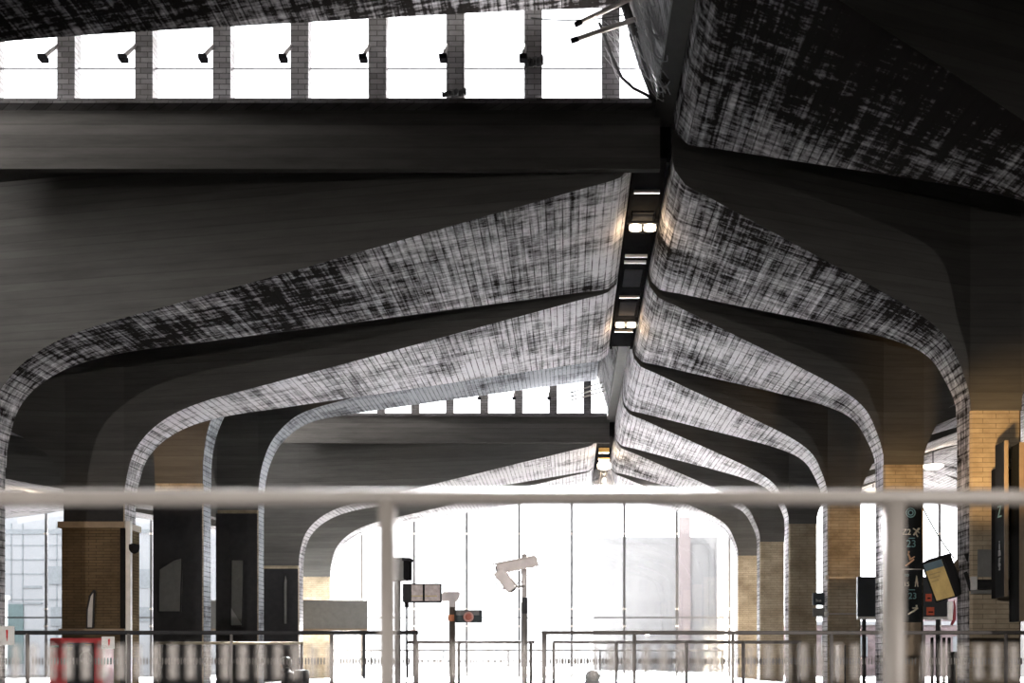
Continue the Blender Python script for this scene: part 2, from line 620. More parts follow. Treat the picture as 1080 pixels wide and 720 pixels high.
# sleeves and caps on single columns
bm = bx((-10.30, D[2] - .40, 0), (-9.02, D[2] + .40, R(2.70)), .01)
c = obj('tiled_casing', bm, M_TILE, ribs_l[2])
obj('casing_cap', bx((-10.36, D[2] - .46, R(2.70)), (-9.0, D[2] + .46, R(2.83)), .01), M_TAN, ribs_l[2])
obj('casing_ledge', bx((-10.34, D[2] - .47, R(.60)), (-9.0, D[2] - .40, R(.66)), .01), M_TAN, ribs_l[2])
obj('corner_strip', bx((-9.1, D[2] - .43, 0), (-9.0, D[2] - .40, R(2.70))), M_BLACK, ribs_l[2])
obj('dark_collar', bx((-10.28, D[2] - .36, R(2.83)), (-9.07, D[2] - .332, R(3.5)), .005), M_DARKMET, ribs_l[2])
for k, zz in ((3, 4.0), (4, 4.3), (5, 3.1)):
    obj('dark_plate', bx((-10.28, D[k] - .38, 0), (-9.08, D[k] - .332, R(zz)), .008), M_DARKMET, ribs_l[k])  # dark flat plates over the lower column fronts
for zz in (2.07, 1.17):
    obj('steel_band', bx((6.39, D[3] - .35, R(zz) - .02), (7.25, D[3] - .331, R(zz) + .02)), M_STEEL, ribs_r[3])
    bm = B()
    lathe(bm, [(.02, -.06), (.055, -.05), (.055, .05), (.02, .06)], (6.37, D[3] - .36, R(zz)), 12)
    obj('band_knob', bm, M_WHITE, ribs_r[3])
obj('column_casing', bx((6.52, D[1] - .37, R(1.34)), (7.10, D[1] - .331, R(1.78)), .01), M_GREYP, ribs_r[1])
obj('column_band', bx((6.43, D[1] - .39, R(1.14)), (7.2, D[1] - .331, R(1.30)), .01), M_BLACK, ribs_r[1])
obj('column_ledge', bx((6.41, D[1] - .43, R(1.07)), (7.22, D[1] - .331, R(1.13)), .01), M_GREYP, ribs_r[1])

# ------------------------------------------------------------------ transverse beams and skylight windows
for i, y in enumerate((16.0, 36.0)):
    bm = B()
    box(bm, (-9.05, y - .05, R(6.9)), (1.28, y + .08, R(7.72)))
    struct('trim_%d' % (i + 1), bm, M_BEAM)
    w = bpy.data.objects.new('window_%d' % (i + 1), None)
    COL.objects.link(w)
    w.location = (-4, y, R(7.72))
    w['kind'] = 'structure'
    obj('window_sill', bx((-9.05, y - .26, R(7.72)), (1.25, y + .12, R(7.79)), .01), M_PIER, w)
    obj('window_head', bx((-9.05, y - .1, R(9.75)), (.75, y + .12, R(10.3))), M_BEAM, w)
    bm = B()
    box(bm, (-9.05, y - .012, R(8.32)), (1.1, y + .012, R(8.335)))
    obj('transom', bm, M_MULL, w)
    xs = [-1.587 + 1.087 * k for k in range(-7, 3)]
    for x in xs:
        obj('pier', bx((x - .125, y - .12, R(7.79)), (x + .125, y + .1, R(9.75))), M_PIER, w)
    for a, b in zip(xs, xs[1:]):
        obj('pane', bx((a + .125, y + .03, R(7.79)), (b - .125, y + .036, R(9.75))), M_GLASSF, w)
    # small lamps on arms, one beside each pier
    for k, x in enumerate(xs[1:9] if i == 0 else xs[3:9]):
        x0 = x - .12
        names = ['leftmost', 'second', 'third', 'fourth', 'fifth', 'sixth', 'seventh', 'eighth']
        t = thing('arm_lamp', '%s small lamp on a grey arm %s in the %s skylight' % (
            names[k], 'from the left', 'large near' if i == 0 else 'small distant'), 'lamp', (x0, y - .1, R(8.62)),
            'arm lamps in the near skylight' if i == 0 else 'arm lamps in the distant skylight')
        bm = B()
        tube(bm, [(x0, y - .1, R(8.60)), (x0, y - .5, R(8.24))], .028, 8)
        obj('arm', bm, M_POST, t)
        bm = B()
        box(bm, (x0 - .055, y - .62, R(8.15)), (x0 + .055, y - .47, R(8.22)), .015)
        obj('lamp_head', bm, M_BLACK, t)

def clear(p, gap=.04):
    p = Vector(p)
    p.x = min(p.x, 1.50 - (p.z - R(7.05)) * (1.0 / 3.25) - gap)
    return p


# poles, cables and netting at the ridge end of the skylights
def pole(p, q, r, label, group):
    q = clear(q, .05)
    t = thing('scaffold_pole', label, 'pole', p, group)
    bm = B()
    p, q = Vector(p), Vector(q)
    tube(bm, [p, q], r, 12)
    obj('pole_shaft', bm, M_STEEL, t)
    bm = B()
    dr = (q - p).normalized()
    tube(bm, [p - dr * .01, p + dr * .09], r * 1.12, 12)
    obj('end_cap', bm, M_BLACK, t)


pole(P(607, 26, 15.2), P(692, -4, 15.2), .032, 'upper grey pole jutting across the top right of the near skylight', 'poles at the near skylight')
pole(P(603, 43, 15.2), P(690, 18, 15.2), .032, 'lower grey pole jutting across the top right of the near skylight', 'poles at the near skylight')
for k, (a, b, nm) in enumerate((((602, 414), (636, 403), 'topmost'), ((602, 418), (637, 408), 'middle'), ((602, 422), (638, 412), 'lowest'))):
    pole(P(*a, 34.6), P(*b, 34.6), .022, '%s of three thin poles across the end of the distant skylight' % nm, 'poles at the distant skylight')


def sag(p, q, dz, n=14):
    p, q = Vector(p), Vector(q)
    out = []
    for k in range(n + 1):
        s = k / n
        v = p.lerp(q, s)
        v.z -= dz * 4 * s * (1 - s)
        out.append(v)
    return out




bm = B()
tube(bm, [P(632, 24, 15.6), P(641, 48, 15.6), P(648, 66, 15.6), P(656, 82, 15.6), P(668, 93, 15.6), P(682, 100, 15.6), P(692, 107, 15.6)], .022, 6)
tag(obj('hanging_cable', bm, M_WIRE), 'thick black cable curving down across the last pane of the near skylight', 'cable')
bm = B()
tube(bm, [clear(P(px, py, 15.5), .17) for px, py in ((664, 36), (672, 62), (680, 84), (689, 106))], .016, 6)
tag(obj('hanging_cable', bm, M_WIRE), 'thin black cable hanging beside the corner of the near skylight', 'cable')
bm = B()
tube(bm, sag(P(560, 19, 15.7), P(668, 14, 15.7), .06) , .010, 5)
tag(obj('hanging_cable', bm, M_WIRE), 'black cable slung along the head of the near skylight', 'cable')
bm = B()
tube(bm, [clear(P(px, py, 15.75), .09) for px, py in ((662, -14), (673, 30), (684, 70), (697, 108))], [.07, .07, .065, .055], 8)
tag(obj('corner_pipe', bm, M_WIRE), 'thick dark pipe down the ridge corner of the near skylight', 'pipe')
bm = B()
rnd = random.Random(3)
for k in range(46):
    a = P(rnd.uniform(664, 684), rnd.uniform(-20, 55), rnd.uniform(14.4, 15.6))
    b = P(rnd.uniform(694, 712), rnd.uniform(40, 108), rnd.uniform(14.6, 15.6))
    tube(bm, [clear(v, .03 + .02 * (k % 5)) for v in sag(a, b, rnd.uniform(.05, .35), 8)], rnd.uniform(.004, .009), 4, False)
for k in range(30):
    a = P(rnd.uniform(668, 690), rnd.uniform(-30, 40), rnd.uniform(14.2, 15.4))
    b = P(rnd.uniform(705, 724), rnd.uniform(-30, 40), rnd.uniform(14.2, 15.4))
    tube(bm, [clear(v, .03 + .02 * (k % 5)) for v in sag(a, b, rnd.uniform(.1, .5), 8)], rnd.uniform(.004, .009), 4, False)
for k in range(26):
    a = P(rnd.uniform(636, 668), rnd.uniform(20, 60), 15.7)
    b = a + Vector((rnd.uniform(.15, .45), 0, rnd.uniform(-.6, -.2)))
    tube(bm, sag(a, b, rnd.uniform(.0, .12), 5), .0025, 4, False)
tag(obj('bird_netting', bm, M_NET), 'torn grey bird netting bunched at the ridge corner of the near skylight', 'netting', kind='stuff')

for (px, py, wd, hh, lab) in ((479, 98, 26, 9, 'dark torn rag caught low on a brick pier of the near skylight'),
                              (563, 65, 20, 13, 'dark torn rag caught halfway up a brick pier of the near skylight')):
    bm = B()
    d = 15.8
    n = 10
    rows = []
    for q in range(n + 1):
        xx = px - wd / 2 + wd * q / n
        dip = math.sin(q * 1.9) * 1.2
        rows.append([bm.verts.new(P(xx, py - hh * (.15 + .35 * q / n) + dip, d - .03 * math.sin(q))), bm.verts.new(P(xx, py + hh * (.5 - .2 * q / n) + dip * .6, d - .04 * math.cos(q * 1.3)))])
    for a, b in zip(rows, rows[1:]):
        bm.faces.new((a[0], b[0], b[1], a[1]))
    o = tag(obj('torn_rag', bm, M_WIRE), lab, 'rag')
    sm = o.modifiers.new('thick', 'SOLIDIFY')
    sm.thickness = .01

# ------------------------------------------------------------------ ridge slot services
for i, (a, b) in enumerate(((16.2, 25.9), (36.2, 46.2))):
    t = thing('service_trough', ['black service trough in the ridge slot between the near ribs', 'black service trough at the far end of the ridge slot',
                                 'black service trough above the foreground'][i], 'trough', (1.18, a, R(7.14)))
    bm = B()
    box(bm, (.92, a, R(7.16)), (1.45, b, R(7.6)))
    box(bm, (.93, a, R(7.10)), (.98, b, R(7.16)))
    box(bm, (1.39, a, R(7.10)), (1.44, b, R(7.16)))
    obj('trough_body', bm, M_BLACK, t)
    if i == 0:
        for yy, lw in ((20.05, .02), (20.35, .02), (22.3, .01), (17.3, .01), (24.6, .012)):
            obj('cross_bar', bx((.99, yy - lw, R(7.11)), (1.38, yy + lw, R(7.16))), M_WHITE if lw > .015 else M_STEEL, t)
        for yy in (18.6, 21.3, 23.1):
            obj('hatch_cover', bx((1.02, yy - .5, R(7.13)), (1.35, yy + .4, R(7.17)), .01), M_DARKMET, t)

M_BULB = emit('warm_bulb', (1.0, .80, .55), .55)
M_BULBC = emit('bowl_glow', (1.0, .86, .66), .35)


def light(name, typ, loc, energy, color, size=.2, rot=None, spot=None):
    l = bpy.data.lights.new(name, typ)
    l.energy = energy
    l.color = color
    if typ == 'AREA':
        l.size = size
    else:
        l.shadow_soft_size = size
    if spot:
        l.spot_size = spot
        l.spot_blend = .8
    o = bpy.data.objects.new(name, l)
    COL.objects.link(o)
    o.location = loc
    if rot:
        o.rotation_euler = rot
    return o


for k, (yy, zz, lab) in enumerate(((18.2, 6.93, 'nearest pair of warm lamps set across the ridge slot'),
                                   (23.6, 6.97, 'second pair of warm lamps across the ridge slot'))):
    t = thing('twin_slot_lamp', lab, 'lamp', (1.18, yy, R(zz)), 'twin lamps in the ridge slot')
    obj('bracket', bx((.93, yy - .03, R(zz + .06)), (1.43, yy + .03, R(zz + .10)), .008), M_DARKMET, t)
    for x in (1.065, 1.295):
        bm = B()
        lathe(bm, [(.01, -.1), (.05, -.09), (.062, -.03), (.062, .03), (.05, .09), (.01, .1)], (x, yy, R(zz)), 14, Matrix.Rotation(math.pi / 2, 4, 'Y'))
        obj('bulb', bm, M_BULB, t)
    light('slot_lamp_light', 'POINT', (1.18, yy, R(zz - .12)), 1.2, (1, .72, .42), .08)
# the pendant lamp at the far end
yy = 38.0
t = thing('pendant_lamp', 'bright pendant lamp with gold frame and clear cylinder shade at far ridge end', 'lamp', (1.18, yy, R(6.95)))
obj('hanger', bx((1.0, yy - .06, R(6.95)), (1.34, yy + .06, R(7.12)), .01), plain('brass', (.5, .33, .12), .35, .7), t)
obj('lamp_frame', bx((.98, yy - .1, R(6.72)), (1.36, yy + .1, R(6.78)), .01), MATS['brass'], t)
bm = B()
lathe(bm, [(.03, 6.72), (.16, 6.68), (.24, 6.56), (.22, 6.44), (.1, 6.38), (.02, 6.37)], (1.18, yy, EYE), 20)
obj('bulb', bm, M_BULB, t)
bm = B()
lathe(bm, [(.42, 6.36), (.43, 6.1), (.43, 5.82), (.42, 5.82), (.42, 6.36)], (1.18, yy, EYE), 24)
obj('glass_shade', bm, glass('shade_glass', (.86, .86, .87), .12, .1), t)
bm = B()
lathe(bm, [(.40, 5.80), (.40, 5.76), (.30, 5.74), (.02, 5.74)], (1.18, yy, EYE), 24)
obj('glow_plate', bm, M_BULBC, t)
for x in (.78, 1.58):
    pass
bm = B()
for a in (0, 2.09, 4.19):
    x, y = 1.18 + .36 * math.cos(a), yy + .36 * math.sin(a)
    tube(bm, [(x, y, R(5.78)), (1.18 + .1 * math.cos(a), yy + .06 * math.sin(a), R(6.74))], .008, 6)
obj('shade_rod', bm, M_STEEL, t)
light('pendant_light', 'POINT', (1.18, yy - .5, R(6.5)), 5, (1, .8, .55), .15)

# bowl lamps of the side aisles
for k, (px, py, d, r, lab) in enumerate(((38, 517, 40.5, .42, 'warm round bowl lamp under the aisle roof at the far left'),
                                         (984, 492, 36.0, .34, 'warm bowl lamp under the right aisle roof between two brick columns'),
                                         (921, 517, 42.0, .3, 'small warm bowl lamp low between the middle brick columns on right'))):
    p = P(px, py, d)
    t = thing('bowl_lamp', lab, 'lamp', p, 'bowl lamps of the side aisles')
    bm = B()
    lathe(bm, [(.02, -.10), (r * .6, -.08), (r * .95, 0), (r, .04), (r * .9, .05), (.02, .05)], p, 24)
    obj('bowl', bm, M_BULBC, t)
    bm = B()
    tube(bm, [(p.x, p.y, p.z + .05), (p.x, p.y, SLAB - .03)], .02, 8)
    obj('suspension_rod', bm, M_DARKMET, t)
    light('bowl_light', 'POINT', (p.x, p.y - .1, p.z - .3), 8, (1, .78, .5), .2)

# ------------------------------------------------------------------ end glass wall
YE = 46.5
FP = 55.4 * YE / F
x0f = (603 - CX) * YE / F
w = bpy.data.objects.new('window_3', None)
COL.objects.link(w)
w.location = (x0f, YE, 0)
w['kind'] = 'structure'
xs = [x0f + FP * k for k in range(-11, 8)]
ZT = R(7.6)
for x in xs:
    obj('mullion', bx((x - .048, YE - .05, 0), (x + .048, YE + .05, ZT)), M_MULL, w)
    for zz in (R(1.78) - .35, R(1.78) + .35, R(5.2)):
        obj('glass_clamp', bx((x - .07, YE - .08, zz - .04), (x + .07, YE - .05, zz + .04), .01), M_STEEL, w)
obj('transom', bx((xs[0], YE - .04, R(1.78) - .028), (xs[-1], YE + .04, R(1.78) + .028)), M_MULL, w)
obj('head_rail', bx((xs[0], YE - .1, ZT), (xs[-1], YE + .1, ZT + .2)), M_MULL, w)
for a, b in zip(xs, xs[1:]):
    obj('pane', bx((a + .03, YE - .008, 0), (b - .03, YE + .008, ZT)), M_GLASSF, w)


# ------------------------------------------------------------------ balustrades
def balustrade(d, segs, posts, top, r, pr, label, rail_mat, post_mat, inner=.0, pitch=.049, bar=.022, low=.16, dash_z=(.54, .76), group='glass balustrades'):
    cx = (segs[0][0] + segs[0][1]) / 2
    t = thing('glass_balustrade', label, 'balustrade', (cx, d, 0), group)
    for a, b in segs:
        bm = B()
        tube(bm, [(a, d, top), (b, d, top)], r, 14)
        obj('handrail', bm, rail_mat, t)
    for x, pw in posts:
        bm = B()
        tube(bm, [(x, d, 0), (x, d, top - r * .3)], pr * pw, 14)
        lathe(bm, [(pr * pw * 2.0, 0), (pr * pw * 2.0, .012), (pr * pw * 1.1, .03)], (x, d, 0), 14)
        obj('post', bm, post_mat, t)
    px = sorted(x for x, _ in posts)
    for a, b in segs:
        e = sorted({a, b, *[x for x in px if a < x < b]})
        for u, v in zip(e, e[1:]):
            if v - u < .25:
                continue
            g = obj('glass_panel', bx((u + .06, d - .006, .08), (v - .06, d + .006, top - low)), M_GLASS, t)
            bm = B()
            x = u + .09
            n = int((v - u - .18) / pitch)
            for k in range(n + 1):
                xx = u + .09 + k * pitch
                z0, z1 = dash_z
                box(bm, (xx - bar / 2, d - .009, z0), (xx + bar / 2, d - .0065, z1))
            obj('frosted_dashes', bm, M_FRIT if d < 5 else M_FRITD, g)
    return t


def X(px, d):
    return (px - CX) * d / F


dn = 3.2
NX = [X(p, dn) for p in (-126, 408.5, 942.5, 1477)]
balustrade(dn, [(NX[0], NX[3])], [(NX[0], 1), (NX[1], 1), (NX[2], 1.3), (NX[3], 1)], EYE + 172 * dn / F, .024, .025,
           'blurred pale handrail with two posts and clear glass right in front of the camera', M_RAILNEAR, M_RAILNEAR,
           dash_z=(EYE - .05, EYE + .048), low=.10)
df = 17.2
balustrade(df, [(X(-180, df), X(441, df))], [(X(p, df), s) for p, s in ((-78, 1), (29, 1), (136, 1), (244, .7), (350, 1), (438, 1))],
           EYE + 30 * df / F, .032, .03, 'dark railed glass balustrade across the left side before the columns', M_DARKMET, M_POST, dash_z=(.60, .70), pitch=.047)
balustrade(df, [(X(571, df), X(1190, df))], [(X(p, df), s) for p, s in ((574, 1.3), (669, 1), (773, 1), (877, 1), (974, 1), (1061, 1), (1165, 1))],
           EYE + 30 * df / F, .03, .028, 'grey railed glass balustrade across the right side before the brick columns', M_POST, M_POST, dash_z=(.60, .70), pitch=.047)
d2 = 27.0
balustrade(d2, [(X(165, d2), X(320, d2))], [(X(p, d2), 1) for p in (168, 243, 318)], EYE + 19 * d2 / F, .035, .03,
           'pale railed glass balustrade between the dark left columns', plain('brass_rail', (.42, .36, .24), .5, .3), M_POST, dash_z=(.6, .7))
balustrade(d2, [(X(430, d2), X(564, d2))], [(X(p, d2), 1.2) for p in (440, 484, 560)], EYE + 20 * d2 / F, .04, .035,
           'far pale balustrade behind the opening beside the camera post', M_POST, M_POST, dash_z=(.6, .7))
balustrade(d2, [(X(583, d2), X(845, d2))], [(X(p, d2), 1.2) for p in (584, 650, 724, 784, 843)], EYE + 20 * d2 / F, .04, .035,
           'second balustrade behind the right one, in front of the bright glass wall', M_POST, M_POST, dash_z=(.6, .7))
d3 = 44.8
balustrade(d3, [(X(340, d3), X(764, d3))], [(X(p, d3), 1) for p in (350, 391, 430, 468, 536, 575, 633, 681, 720, 762)], EYE + 11.3 * d3 / F, .035, .035,
           'furthest thin rail standing along the foot of the end glass wall', M_MULL, M_MULL, dash_z=(.6, .7), pitch=.12, bar=.05)

# ------------------------------------------------------------------ things on the left
# white post and dome camera beside the clad column
t = thing('white_post', 'slim white post standing beside the brown clad column', 'post', (X(136, 23.0), 23.0, 0))
bm = bx((X(133.4, 23.0), 22.95, 0), (X(138.6, 23.0), 23.05, R(2.83)), .01)
obj('shaft', bm, M_WHITE, t)
obj('foot_plate', bx((X(131.5, 23), 22.9, 0), (X(140.5, 23), 23.1, .015)), M_STEEL, t)
p = P(141.5, 573, 23.0)
t = thing('dome_camera', 'black dome camera fixed to the slim white post at left', 'camera', p)
bm = B()
prof = [(.02, -.20)] + [(.105 * math.sin(a), -.095 - .105 * math.cos(a)) for a in (.4, .7, 1.0, 1.3, 1.57)] + [(.105, -.02), (.02, -.015)]
lathe(bm, prof, p, 18)
obj('dome', bm, M_BLACK, t)
obj('mount_arm', bx((p.x - .052, p.y - .03, p.z - .05), (p.x + .03, p.y + .03, p.z), .008), M_BLACK, t)

# flat grey and pale shapes set on the left columns
def board(pts, d, th, mat, label, frame=None, extra=None):
    poly = [((px - CX) * d / F, EYE + (CY - py) * d / F) for px, py in pts]
    c = Vector((sum(q[0] for q in poly) / len(poly), d, min(q[1] for q in poly)))
    t = thing('column_panel', label, 'notice board', c, 'panels on the left columns')
    bm = B()
    prism(bm, poly, d, d + th)
    obj('board_face', bm, mat, t)
    bm = B()
    n = len(poly)
    for k in range(n):
        a, b = poly[k], poly[(k + 1) % n]
        tube(bm, [(a[0], d, a[1]), (b[0], d, b[1])], .018, 6)
    obj('board_frame', bm, M_DARKMET, t)
    if extra:
        extra(t)
    return t


def blue_strip(t):
    bm = B()
    prism(bm, [(X(168, 28.0), R((697 - 637) * 28 / F)), (X(189, 28.0), R((697 - 636) * 28 / F)), (X(189, 28.0), R((697 - 630) * 28 / F)), (X(168, 28.0), R((697 - 631) * 28 / F))], 27.985, 28.0)
    obj('blue_band', bm, plain('blue_grey', (.18, .25, .30), .5), t)


dd = D[3] - .39 - .07
board([(167.5, 645), (190.5, 645), (192, 588), (184, 590), (168, 600)], dd, .06, M_GREYP, 'grey board with slanted top on the third dark column from left', extra=None)
dd = D[4] - .39 - .07
tb = board([(243.5, 660), (255.5, 660), (257, 590), (244, 590)], dd, .06, M_GREYP, 'tall narrow grey board on the dark column left of the arched opening')
bm = B()
q = [(243.8, 659), (255.3, 659), (243.9, 641)]
prism(bm, [((a - CX) * dd / F, EYE + (CY - b) * dd / F) for a, b in q], dd - .012, dd)
obj('pale_corner', bm, M_PALE, tb)
dd = D[5] - .39 - .07
board([(299.3, 658), (302.8, 658), (303, 612), (301, 604), (299.3, 615)], dd, .06, M_GREYP, 'thin grey strip board on the last dark column before the arch')
dd = D[2] - .41 - .06
board([(91.5, 662), (98, 662), (99.5, 622), (95, 628), (92, 642)], dd, .05, M_PALE, 'pale pointed panel on the brown clad column')

# grey hoarding behind the columns
dg = 41.0
t = thing('grey_hoarding', 'long plain grey hoarding board standing behind the left columns', 'hoarding', (X(300, dg), dg, 0))
obj('panel', bx((X(205, dg), dg - .05, R(1.17)), (X(388, dg), dg + .05, R(2.2)), .01), M_GREYP, t)
obj('bottom_rail', bx((X(205, dg), dg - .07, R(1.10)), (X(388, dg), dg + .07, R(1.17))), M_TAN, t)
for px in (215, 262, 312, 384):
    obj('leg', bx((X(px, dg) - .05, dg - .04, 0), (X(px, dg) + .05, dg + .04, R(1.1))), M_DARKMET, t)

# red kiosk
dk = 19.0
t = thing('red_kiosk', 'dark red enamel kiosk with a black window behind the left balustrade', 'kiosk', (X(80, dk), dk, 0))
xa, xb, zt = X(52, dk), X(108, dk), EYE + 24.5 * dk / F
obj('cabinet', bx((xa, dk, 0), (xb, dk + .5, zt), .03), M_RED, t)
obj('window_panel', bx((X(71, dk), dk - .012, .25), (X(99, dk), dk + .01, zt - .08), .01), M_BLACK, t)
obj('coin_slot_plate', bx((X(53.5, dk), dk - .012, zt - .155), (X(62, dk), dk + .01, zt - .125), .004), M_WHITE, t)
bm = B()
for zz, a, b in ((.12, 72, 77), (.17, 72, 77), (.20, 72, 76.5), (.12, 90, 97)):
    box(bm, (X(a, dk), dk - .018, zt - zz), (X(b, dk), dk - .011, zt - zz + .012))
obj('gilt_lettering', bm, plain('gilt', (.6, .42, .12), .4, .4), t)
bm = B()
lathe(bm, [(.10, -.01), (.11, 0), (.10, .01), (.09, .01), (.09, -.01)], (X(91, dk), dk - .02, zt - .33), 20, Matrix.Rotation(math.pi / 2, 4, 'X'))
obj('emblem_ring', bm, M_GREYP, t)

# white notices with a red mark on the balustrade
for px0, px1, py0, py1, lab, mark in ((0, 15.5, 660, 680, 'white notice with a red mark on the balustrade at the left edge', 8),
                                      (107.5, 121, 671, 684, 'white notice with a red mark beside the red kiosk', 115.5)):
    d = df - .05
    t = thing('white_notice', lab, 'notice', P((px0 + px1) / 2, py1, d), 'white notices on the left balustrade')
    a, b = P(px0, py1, d), P(px1, py0, d)
    obj('notice_plate', bx((a.x, d - .015, a.z), (b.x, d, b.z), .004), M_WHITE, t)
    m = P(mark, (py0 + py1) / 2, d)
    bm = B()
    hh = (b.z - a.z) * .3
    prism(bm, [(m.x - .014, m.z + hh), (m.x + .014, m.z + hh), (m.x + .01, m.z - hh * .3), (m.x, m.z - hh), (m.x - .01, m.z - hh * .3)], d - .022, d - .015)
    obj('red_mark', bm, plain('signal_red', (.6, .03, .03), .5), t)

# ------------------------------------------------------------------ camera masts in the middle
M_MAST = plain('mast_grey', (.22, .21, .20), .5, .2)
M_MASTP = plain('mast_pale', (.72, .66, .65), .5, .0)
dm = 20.0
t = thing('camera_mast', 'grey steel mast carrying two surveillance cameras before the glass wall', 'mast', (X(553, dm), dm, PZ))
bm = B()
mx = X(553, dm)
tube(bm, [(mx, dm, PZ), (mx, dm, EYE + (CY - 635) * dm / F)], .056, 16)
lathe(bm, [(.14, 0), (.14, .02), (.06, .03)], (mx, dm, PZ), 16)
obj('lower_pole', bm, M_MAST, t)
bm = B()
tube(bm, [(mx, dm, EYE + (CY - 635) * dm / F), (mx, dm, EYE + (CY - 586) * dm / F)], .048, 16)
lathe(bm, [(.05, 0), (.052, .02), (.02, .035)], (mx, dm, EYE + (CY - 586) * dm / F), 16)
obj('upper_pole', bm, M_MASTP, t)
obj('clamp', bx((mx - .03, dm - .07, EYE + (CY - 647) * dm / F), (mx + .06, dm - .05, EYE + (CY - 630) * dm / F), .008), M_DARKMET, t)


def bullet(p_front, p_back, r, label, mount):
    """box camera between two world points with hood, lens and a looped cable"""
    a, b = Vector(p_front), Vector(p_back)
    t = thing('surveillance_camera', label, 'camera', b, 'surveillance cameras on the mast')
    dr = (b - a).normalized()
    L = (b - a).length
    rot = dr.to_track_quat('Y', 'Z').to_matrix().to_4x4()
    M = Matrix.Translation(a) @ rot
    s = B()
    box(s, (-r, 0, -r), (r, L, r * .9), r * .35)
    bm = B()
    merge(bm, s, M)
    obj('housing', bm, M_CAMW, t)
    s = B()
    box(s, (-r * 1.12, -.06, r * .9), (r * 1.12, L * .96, r * 1.12), .008)
    bm = B()
    merge(bm, s, M)
    obj('sun_hood', bm, M_CAMW, t)
    s = B()
    lathe(s, [(r * .6, -.012), (r * .6, .012), (r * .5, .02)], (0, 0, 0), 16, Matrix.Rotation(math.pi / 2, 4, 'X'))
    bm = B()
    merge(bm, s, M)
    obj('lens', bm, M_BLACK, t)
    bm = B()
    mid = a.lerp(b, .62)
    tube(bm, [mid - Vector((0, 0, r)), mid - Vector((0, 0, r)) * 1.8, mount], .02, 8)
    obj('bracket', bm, M_MASTP, t)
    return t


t = bullet(P(524, 600, dm - .1), P(567, 591.5, dm - .1), .092, 'upper pale surveillance camera on the mast, pointing left', (mx, dm - .06, EYE + (CY - 600) * dm / F))
bm = B()
tube(bm, [P(564, 592, dm), P(568, 595, dm), P(569.5, 601, dm), P(567.5, 606, dm), P(562, 608, dm), P(556, 606, dm)], .011, 6)
obj('looped_cable', bm, M_POST, t)
t = bullet(P(541, 622, dm - .34), P(525, 602, dm - .34), .098, 'lower pale surveillance camera on the mast, angled steeply downward', (mx, dm - .06, EYE + (CY - 618) * dm / F))
bm = B()
tube(bm, [P(526, 607, dm), P(522.5, 611, dm), P(524, 617, dm), P(529, 621, dm), P(535, 620, dm)], .012, 6)
tube(bm, [P(543, 620, dm), P(546, 614, dm), P(549, 612, dm), P(551, 615, dm)], .012, 6)
obj('looped_cable', bm, M_POST, t)

# sign mast with round roundel-like disc sign
ds = 21.0
mx = X(477, ds)
t = thing('sign_mast', 'dark mast with a pale T shaped head and a bar sign arm', 'mast', (mx, ds, PZ))
bm = B()
tube(bm, [(mx, ds, PZ), (mx, ds, EYE + (CY - 640) * ds / F)], .06, 14)
lathe(bm, [(.14, 0), (.14, .02), (.065, .03)], (mx, ds, PZ), 16)
obj('pole', bm, plain('mast_brown', (.10, .085, .07), .6), t)
bm = B()
tube(bm, [(mx, ds, EYE + (CY - 640) * ds / F), (mx, ds, EYE + (CY - 632) * ds / F)], .065, 14)
prism(bm, [((px - CX) * ds / F, EYE + (CY - py) * ds / F) for px, py in ((466, 634), (482, 634), (485.5, 626), (484, 624), (468, 624), (465.5, 628))], ds - .08, ds + .08)
obj('tee_head', bm, M_MASTP, t)
bm = B()
box(bm, (X(473, ds), ds - .075, EYE + (CY - 655) * ds / F), (X(479.5, ds), ds - .05, EYE + (CY - 648) * ds / F), .005)
obj('orange_label', bm, plain('burnt_orange', (.45, .16, .07), .5), t)
a, b = P(480.5, 656.5, ds), P(508.5, 643, ds)
t = thing('bar_sign', 'small dark bar sign with a red ringed disc at its middle', 'sign', (a.x, ds, a.z))
obj('bar', bx((a.x, ds - .05, a.z), (b.x, ds + .05, b.z), .01), plain('sign_dark', (.03, .045, .05), .5), t)
obj('upper_strip', bx((a.x + .01, ds - .056, a.z + (b.z - a.z) * .58), (b.x - .05, ds - .049, b.z - .01)), M_GREYP, t)
c = P(494.5, 650.5, ds)
bm = B()
lathe(bm, [(.02, .0), (.092, .0), (.092, .02), (.02, .02)], (c.x, ds - .055, c.z), 24, Matrix.Rotation(math.pi / 2, 4, 'X'))
obj('disc', bm, plain('brick_red', (.42, .13, .09), .5), t)
bm = B()
lathe(bm, [(.062, .0), (.096, .0), (.096, .012), (.062, .012), (.062, .0)], (c.x, ds - .075, c.z), 24, Matrix.Rotation(math.pi / 2, 4, 'X'))
obj('disc_ring', bm, plain('pale_rose', (.55, .32, .28), .5), t)

# speaker box and glazed sign next to the near post
dq = 18.0
t = thing('speaker_box', 'dark box with a black front fixed high beside the near post', 'loudspeaker', P(425, 611, dq))
a, b = P(412, 612, dq), P(427, 587.5, dq)
obj('case', bx((a.x, dq, a.z), (b.x, dq + .3, b.z), .012), M_GREYP, t)
a, b = P(425.5, 611, dq), P(433.5, 590, dq)
obj('black_front', bx((a.x, dq - .02, a.z), (b.x - .02, dq + .28, b.z), .02), M_BLACK, t)
obj('top_cap', bx((a.x - .02, dq - .04, b.z - .02), (b.x, dq + .28, b.z + .03), .012), M_DARKMET, t)
a, b = P(424.5, 635, dq), P(465, 615, dq)
t = thing('glazed_sign', 'wide sign box with a pale pinkish glazed face on a thin black pole', 'sign', ((a.x + b.x) / 2, dq, PZ * 0))
obj('sign_case', bx((a.x, dq, a.z), (b.x, dq + .15, b.z), .01), M_DARKMET, t)
a2, b2 = P(434, 633.5, dq), P(464, 616.5, dq)
